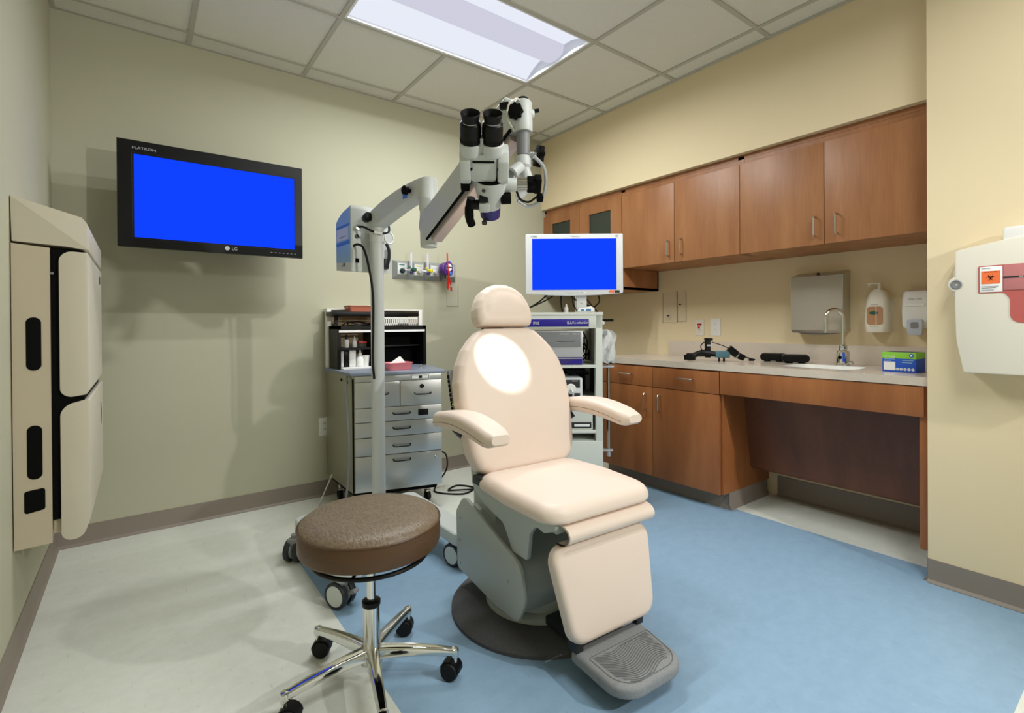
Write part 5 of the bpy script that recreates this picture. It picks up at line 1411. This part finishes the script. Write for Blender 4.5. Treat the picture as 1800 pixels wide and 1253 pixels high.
# armrests: curved pads, dropping at the front
def armrest(xc, splay):
    rings = []; n = 22
    ys = [.235 - .445 * k / (n - 1) for k in range(n)]
    for k, y in enumerate(ys):
        a = k / (n - 1)
        top = .748 + .034 * math.sin(PI * min(.9, a * .9 + .06)) - .012 * a ** 3
        hw = .046 + .012 * math.sin(PI * a * .9)
        th = .056 + .008 * math.sin(PI * a)
        if k == 0: hw *= .55; th *= .45; top -= .016
        if k == 1: hw *= .85; th *= .85; top -= .004
        if k == n - 1: hw *= .72; th *= .55; top -= .010
        if k == n - 2: hw *= .92; th *= .9; top -= .003
        x = xc + splay * a
        pr = roundpoly([(-hw, -th), (hw, -th), (hw, 0), (-hw, 0)], [.014, .014, .024, .024], 4)
        rings.append([(x + p[0], y, top + p[1]) for p in pr])
    pad = MB().loft(rings).build('armrest', M['leather'], ch)
    mb = MB(); seam = []
    for sd in (-1, 1):
        pts = []
        for k, y in enumerate(ys[1:-1]):
            a = (k + 1) / (n - 1); hw = .046 + .012 * math.sin(PI * a * .9)
            top = .748 + .034 * math.sin(PI * min(.9, a * .9 + .06)) - .012 * a ** 3
            pts.append((xc + splay * a + sd * hw * (.995 if 0 < k < n - 3 else .9), y, top - .04))
        seam.append(pts)
    mb.tube(seam[0] + seam[1][::-1], .0012, 5, True)
    mb.build('seam', mat('brown seam', (120, 104, 86), .8), pad)  # seam line in a darker brown than the vinyl
    s = 1 if xc > 0 else -1
    mb = MB().tube(smoothline([(xc - s * .02, .13, .70), (xc - s * .05, .15, .675), (xc - s * .09, .165, .64), (s * .18, .18, .60)]), .017, 10)
    mb.build('arm_support', M['dgrey'], pad)
armrest(-.300, .012); armrest(.337, .02)

# ------------------------------------------------------------------ brown rolling stool
sx_, sy_ = .567, 1.497
st = thing('rolling_stool', 'round brown vinyl stool on a chrome five-star base with black casters', 'stool', (sx_, sy_, 0), 0, local=True)
R_ = .211
prof = [(.001, 0.4330), (R_ - .012, 0.4330), (R_ - .004, 0.4370), (R_, 0.4450), (R_ + .001, 0.4850), (R_ - .001, 0.5065)]
MB().lathe(prof, (0, 0, 0), (0, 0, 1), 72).build('seat_side', M['brown2'], st)
prof = [(R_ - .002, 0.5065), (R_ - .006, 0.5150), (R_ - .02, 0.5240), (R_ - .05, 0.5310), (R_ - .1, 0.5350), (.001, 0.5370)]
MB().lathe(prof, (0, 0, 0), (0, 0, 1), 72).build('seat_top', M['brown'], st)
MB().tube([(R_ * math.cos(2 * PI * k / 72), R_ * math.sin(2 * PI * k / 72), 0.5075) for k in range(72)], .0025, 6, True).build('seat_seam', M['brown2'], st)
MB().lathe([(.001, 0.4170), (.15, 0.4170), (.155, 0.4340)], (0, 0, 0), (0, 0, 1), 40).build('seat_underplate', M['blackm'], st)
MB().tube([(.172 * math.cos(2 * PI * k / 60), .172 * math.sin(2 * PI * k / 60), 0.4070) for k in range(60)], .0068, 8, True).build('release_ring', M['black'], st)
mb = MB()
for k in range(3):
    a = 2 * PI * k / 3 + 4.05; mb.tube([(.02 * math.cos(a), .02 * math.sin(a), 0.4200), (.172 * math.cos(a), .172 * math.sin(a), 0.4070)], .005, 8)
mb.cyl((0, 0, 0.3900), (0, 0, 0.4330), .022); mb.build('ring_spokes', M['black'], st)
MB().cyl((0, 0, .26), (0, 0, .42), .0135, seg=24).build('gas_piston', M['chrome'], st)
MB().lathe([(.026, .242), (.028, .246), (.028, .258), (.022, .262)], (0, 0, 0), (0, 0, 1), 24).build('column_collar', M['black'], st)
MB().lathe([(.0255, .10), (.0255, .245)], (0, 0, 0), (0, 0, 1), 28).build('column', M['chrome'], st)
MB().lathe([(.012, .035), (.014, .065), (.034, .07), (.036, .10), (.030, .118)], (0, 0, 0), (0, 0, 1), 28).build('hub', M['chrome'], st)
angs = [math.atan2(1.351 - sy_, .783 - sx_) + .03]
angs = [angs[0] + 2 * PI * k / 5 for k in range(5)]
for a in angs:
    d = V((math.cos(a), math.sin(a), 0)); n_ = V((-d.y, d.x, 0)); rings = []
    for k in range(9):
        q = k / 8; r = .02 + .242 * q; zc = .101 + .004 * q - .022 * q * q; hw = .021 - .008 * q; hh_ = .017 - .007 * q
        pr = roundpoly([(-hw, -hh_), (hw, -hh_), (hw * .8, hh_), (-hw * .8, hh_)], .005, 3)
        rings.append([d * r + n_ * p[0] + V((0, 0, zc + p[1])) for p in pr])
    leg = MB().loft(rings).build('leg', M['chrome'], st)
    e_ = d * .254
    mb = MB().cyl(e_ + V((0, 0, .05)), e_ + V((0, 0, .075)), .0085, seg=16); mb.cyl(e_ + V((0, 0, .068)), e_ + V((0, 0, .096)), .0135, seg=20, bev=.004); mb.build('caster_stem', M['chrome'], leg)
    ca = a + (1.2, .3, 2.2, .9, 1.7)[angs.index(a)]
    ax = V((math.cos(ca), math.sin(ca), 0)); fw = V((-ax.y, ax.x, 0)); c = e_ + fw * .012 + V((0, 0, .029))
    mb = MB()
    for s in (-1, 1): mb.lathe([(.001, -.008), (.026, -.008), (.029, -.004), (.029, .004), (.025, .010), (.001, .011)], c + ax * (s * .0145), ax * s, 24)
    cs = mb.build('caster_wheel', M['rubber'], leg)
    mb = MB(); rings = []
    for k in range(9):
        th = PI * (-.02 + .98 * k / 8)
        rings.append([c + fw * (-.0315 * math.cos(th)) + V((0, 0, .0315 * math.sin(th))) + ax * s_ for s_ in (-.020, .020)])
    mb.loft(rings, False, False); mb.cyl(e_ + V((0, 0, .03)), e_ + V((0, 0, .052)), .011, seg=16); mb.build('caster_hood', M['black'], cs)

# ------------------------------------------------------------------ camera and view
cam = bpy.data.cameras.new('camera'); co = bpy.data.objects.new('camera', cam); C.objects.link(co)
cam.sensor_fit = 'HORIZONTAL'; cam.sensor_width = 36.0; cam.lens = 36.0 * 878.78 / 1800.0
cam.shift_x = 0.0; cam.shift_y = -52.06 / 1800.0
cam.clip_start = 0.02
yaw, pit, rol = math.radians(36.695), math.radians(-.2517), math.radians(-.3738)
F = V((math.sin(yaw) * math.cos(pit), math.cos(yaw) * math.cos(pit), math.sin(pit)))
Rv = V((math.cos(yaw), -math.sin(yaw), 0)); Uv = Rv.cross(F)
c_, s_ = math.cos(rol), math.sin(rol)
R2 = Rv * c_ + Uv * s_; U2 = Uv * c_ - Rv * s_
mm = Matrix((R2, U2, -F)).transposed().to_4x4(); mm.translation = V((0, 0, 1.1045))
co.matrix_world = mm
bpy.context.scene.camera = co

w = bpy.data.worlds.new('world'); bpy.context.scene.world = w; w.use_nodes = True
w.node_tree.nodes['Background'].inputs[0].default_value = (.8, .85, .9, 1); w.node_tree.nodes['Background'].inputs[1].default_value = .2
sc = bpy.context.scene
sc.view_settings.view_transform = 'Standard'; sc.view_settings.look = 'None'; sc.view_settings.gamma = 1.0
sc.view_settings.exposure = 0.05; sc.view_settings.use_curve_mapping = False
sc.cycles.max_bounces = 10; sc.cycles.diffuse_bounces = 6
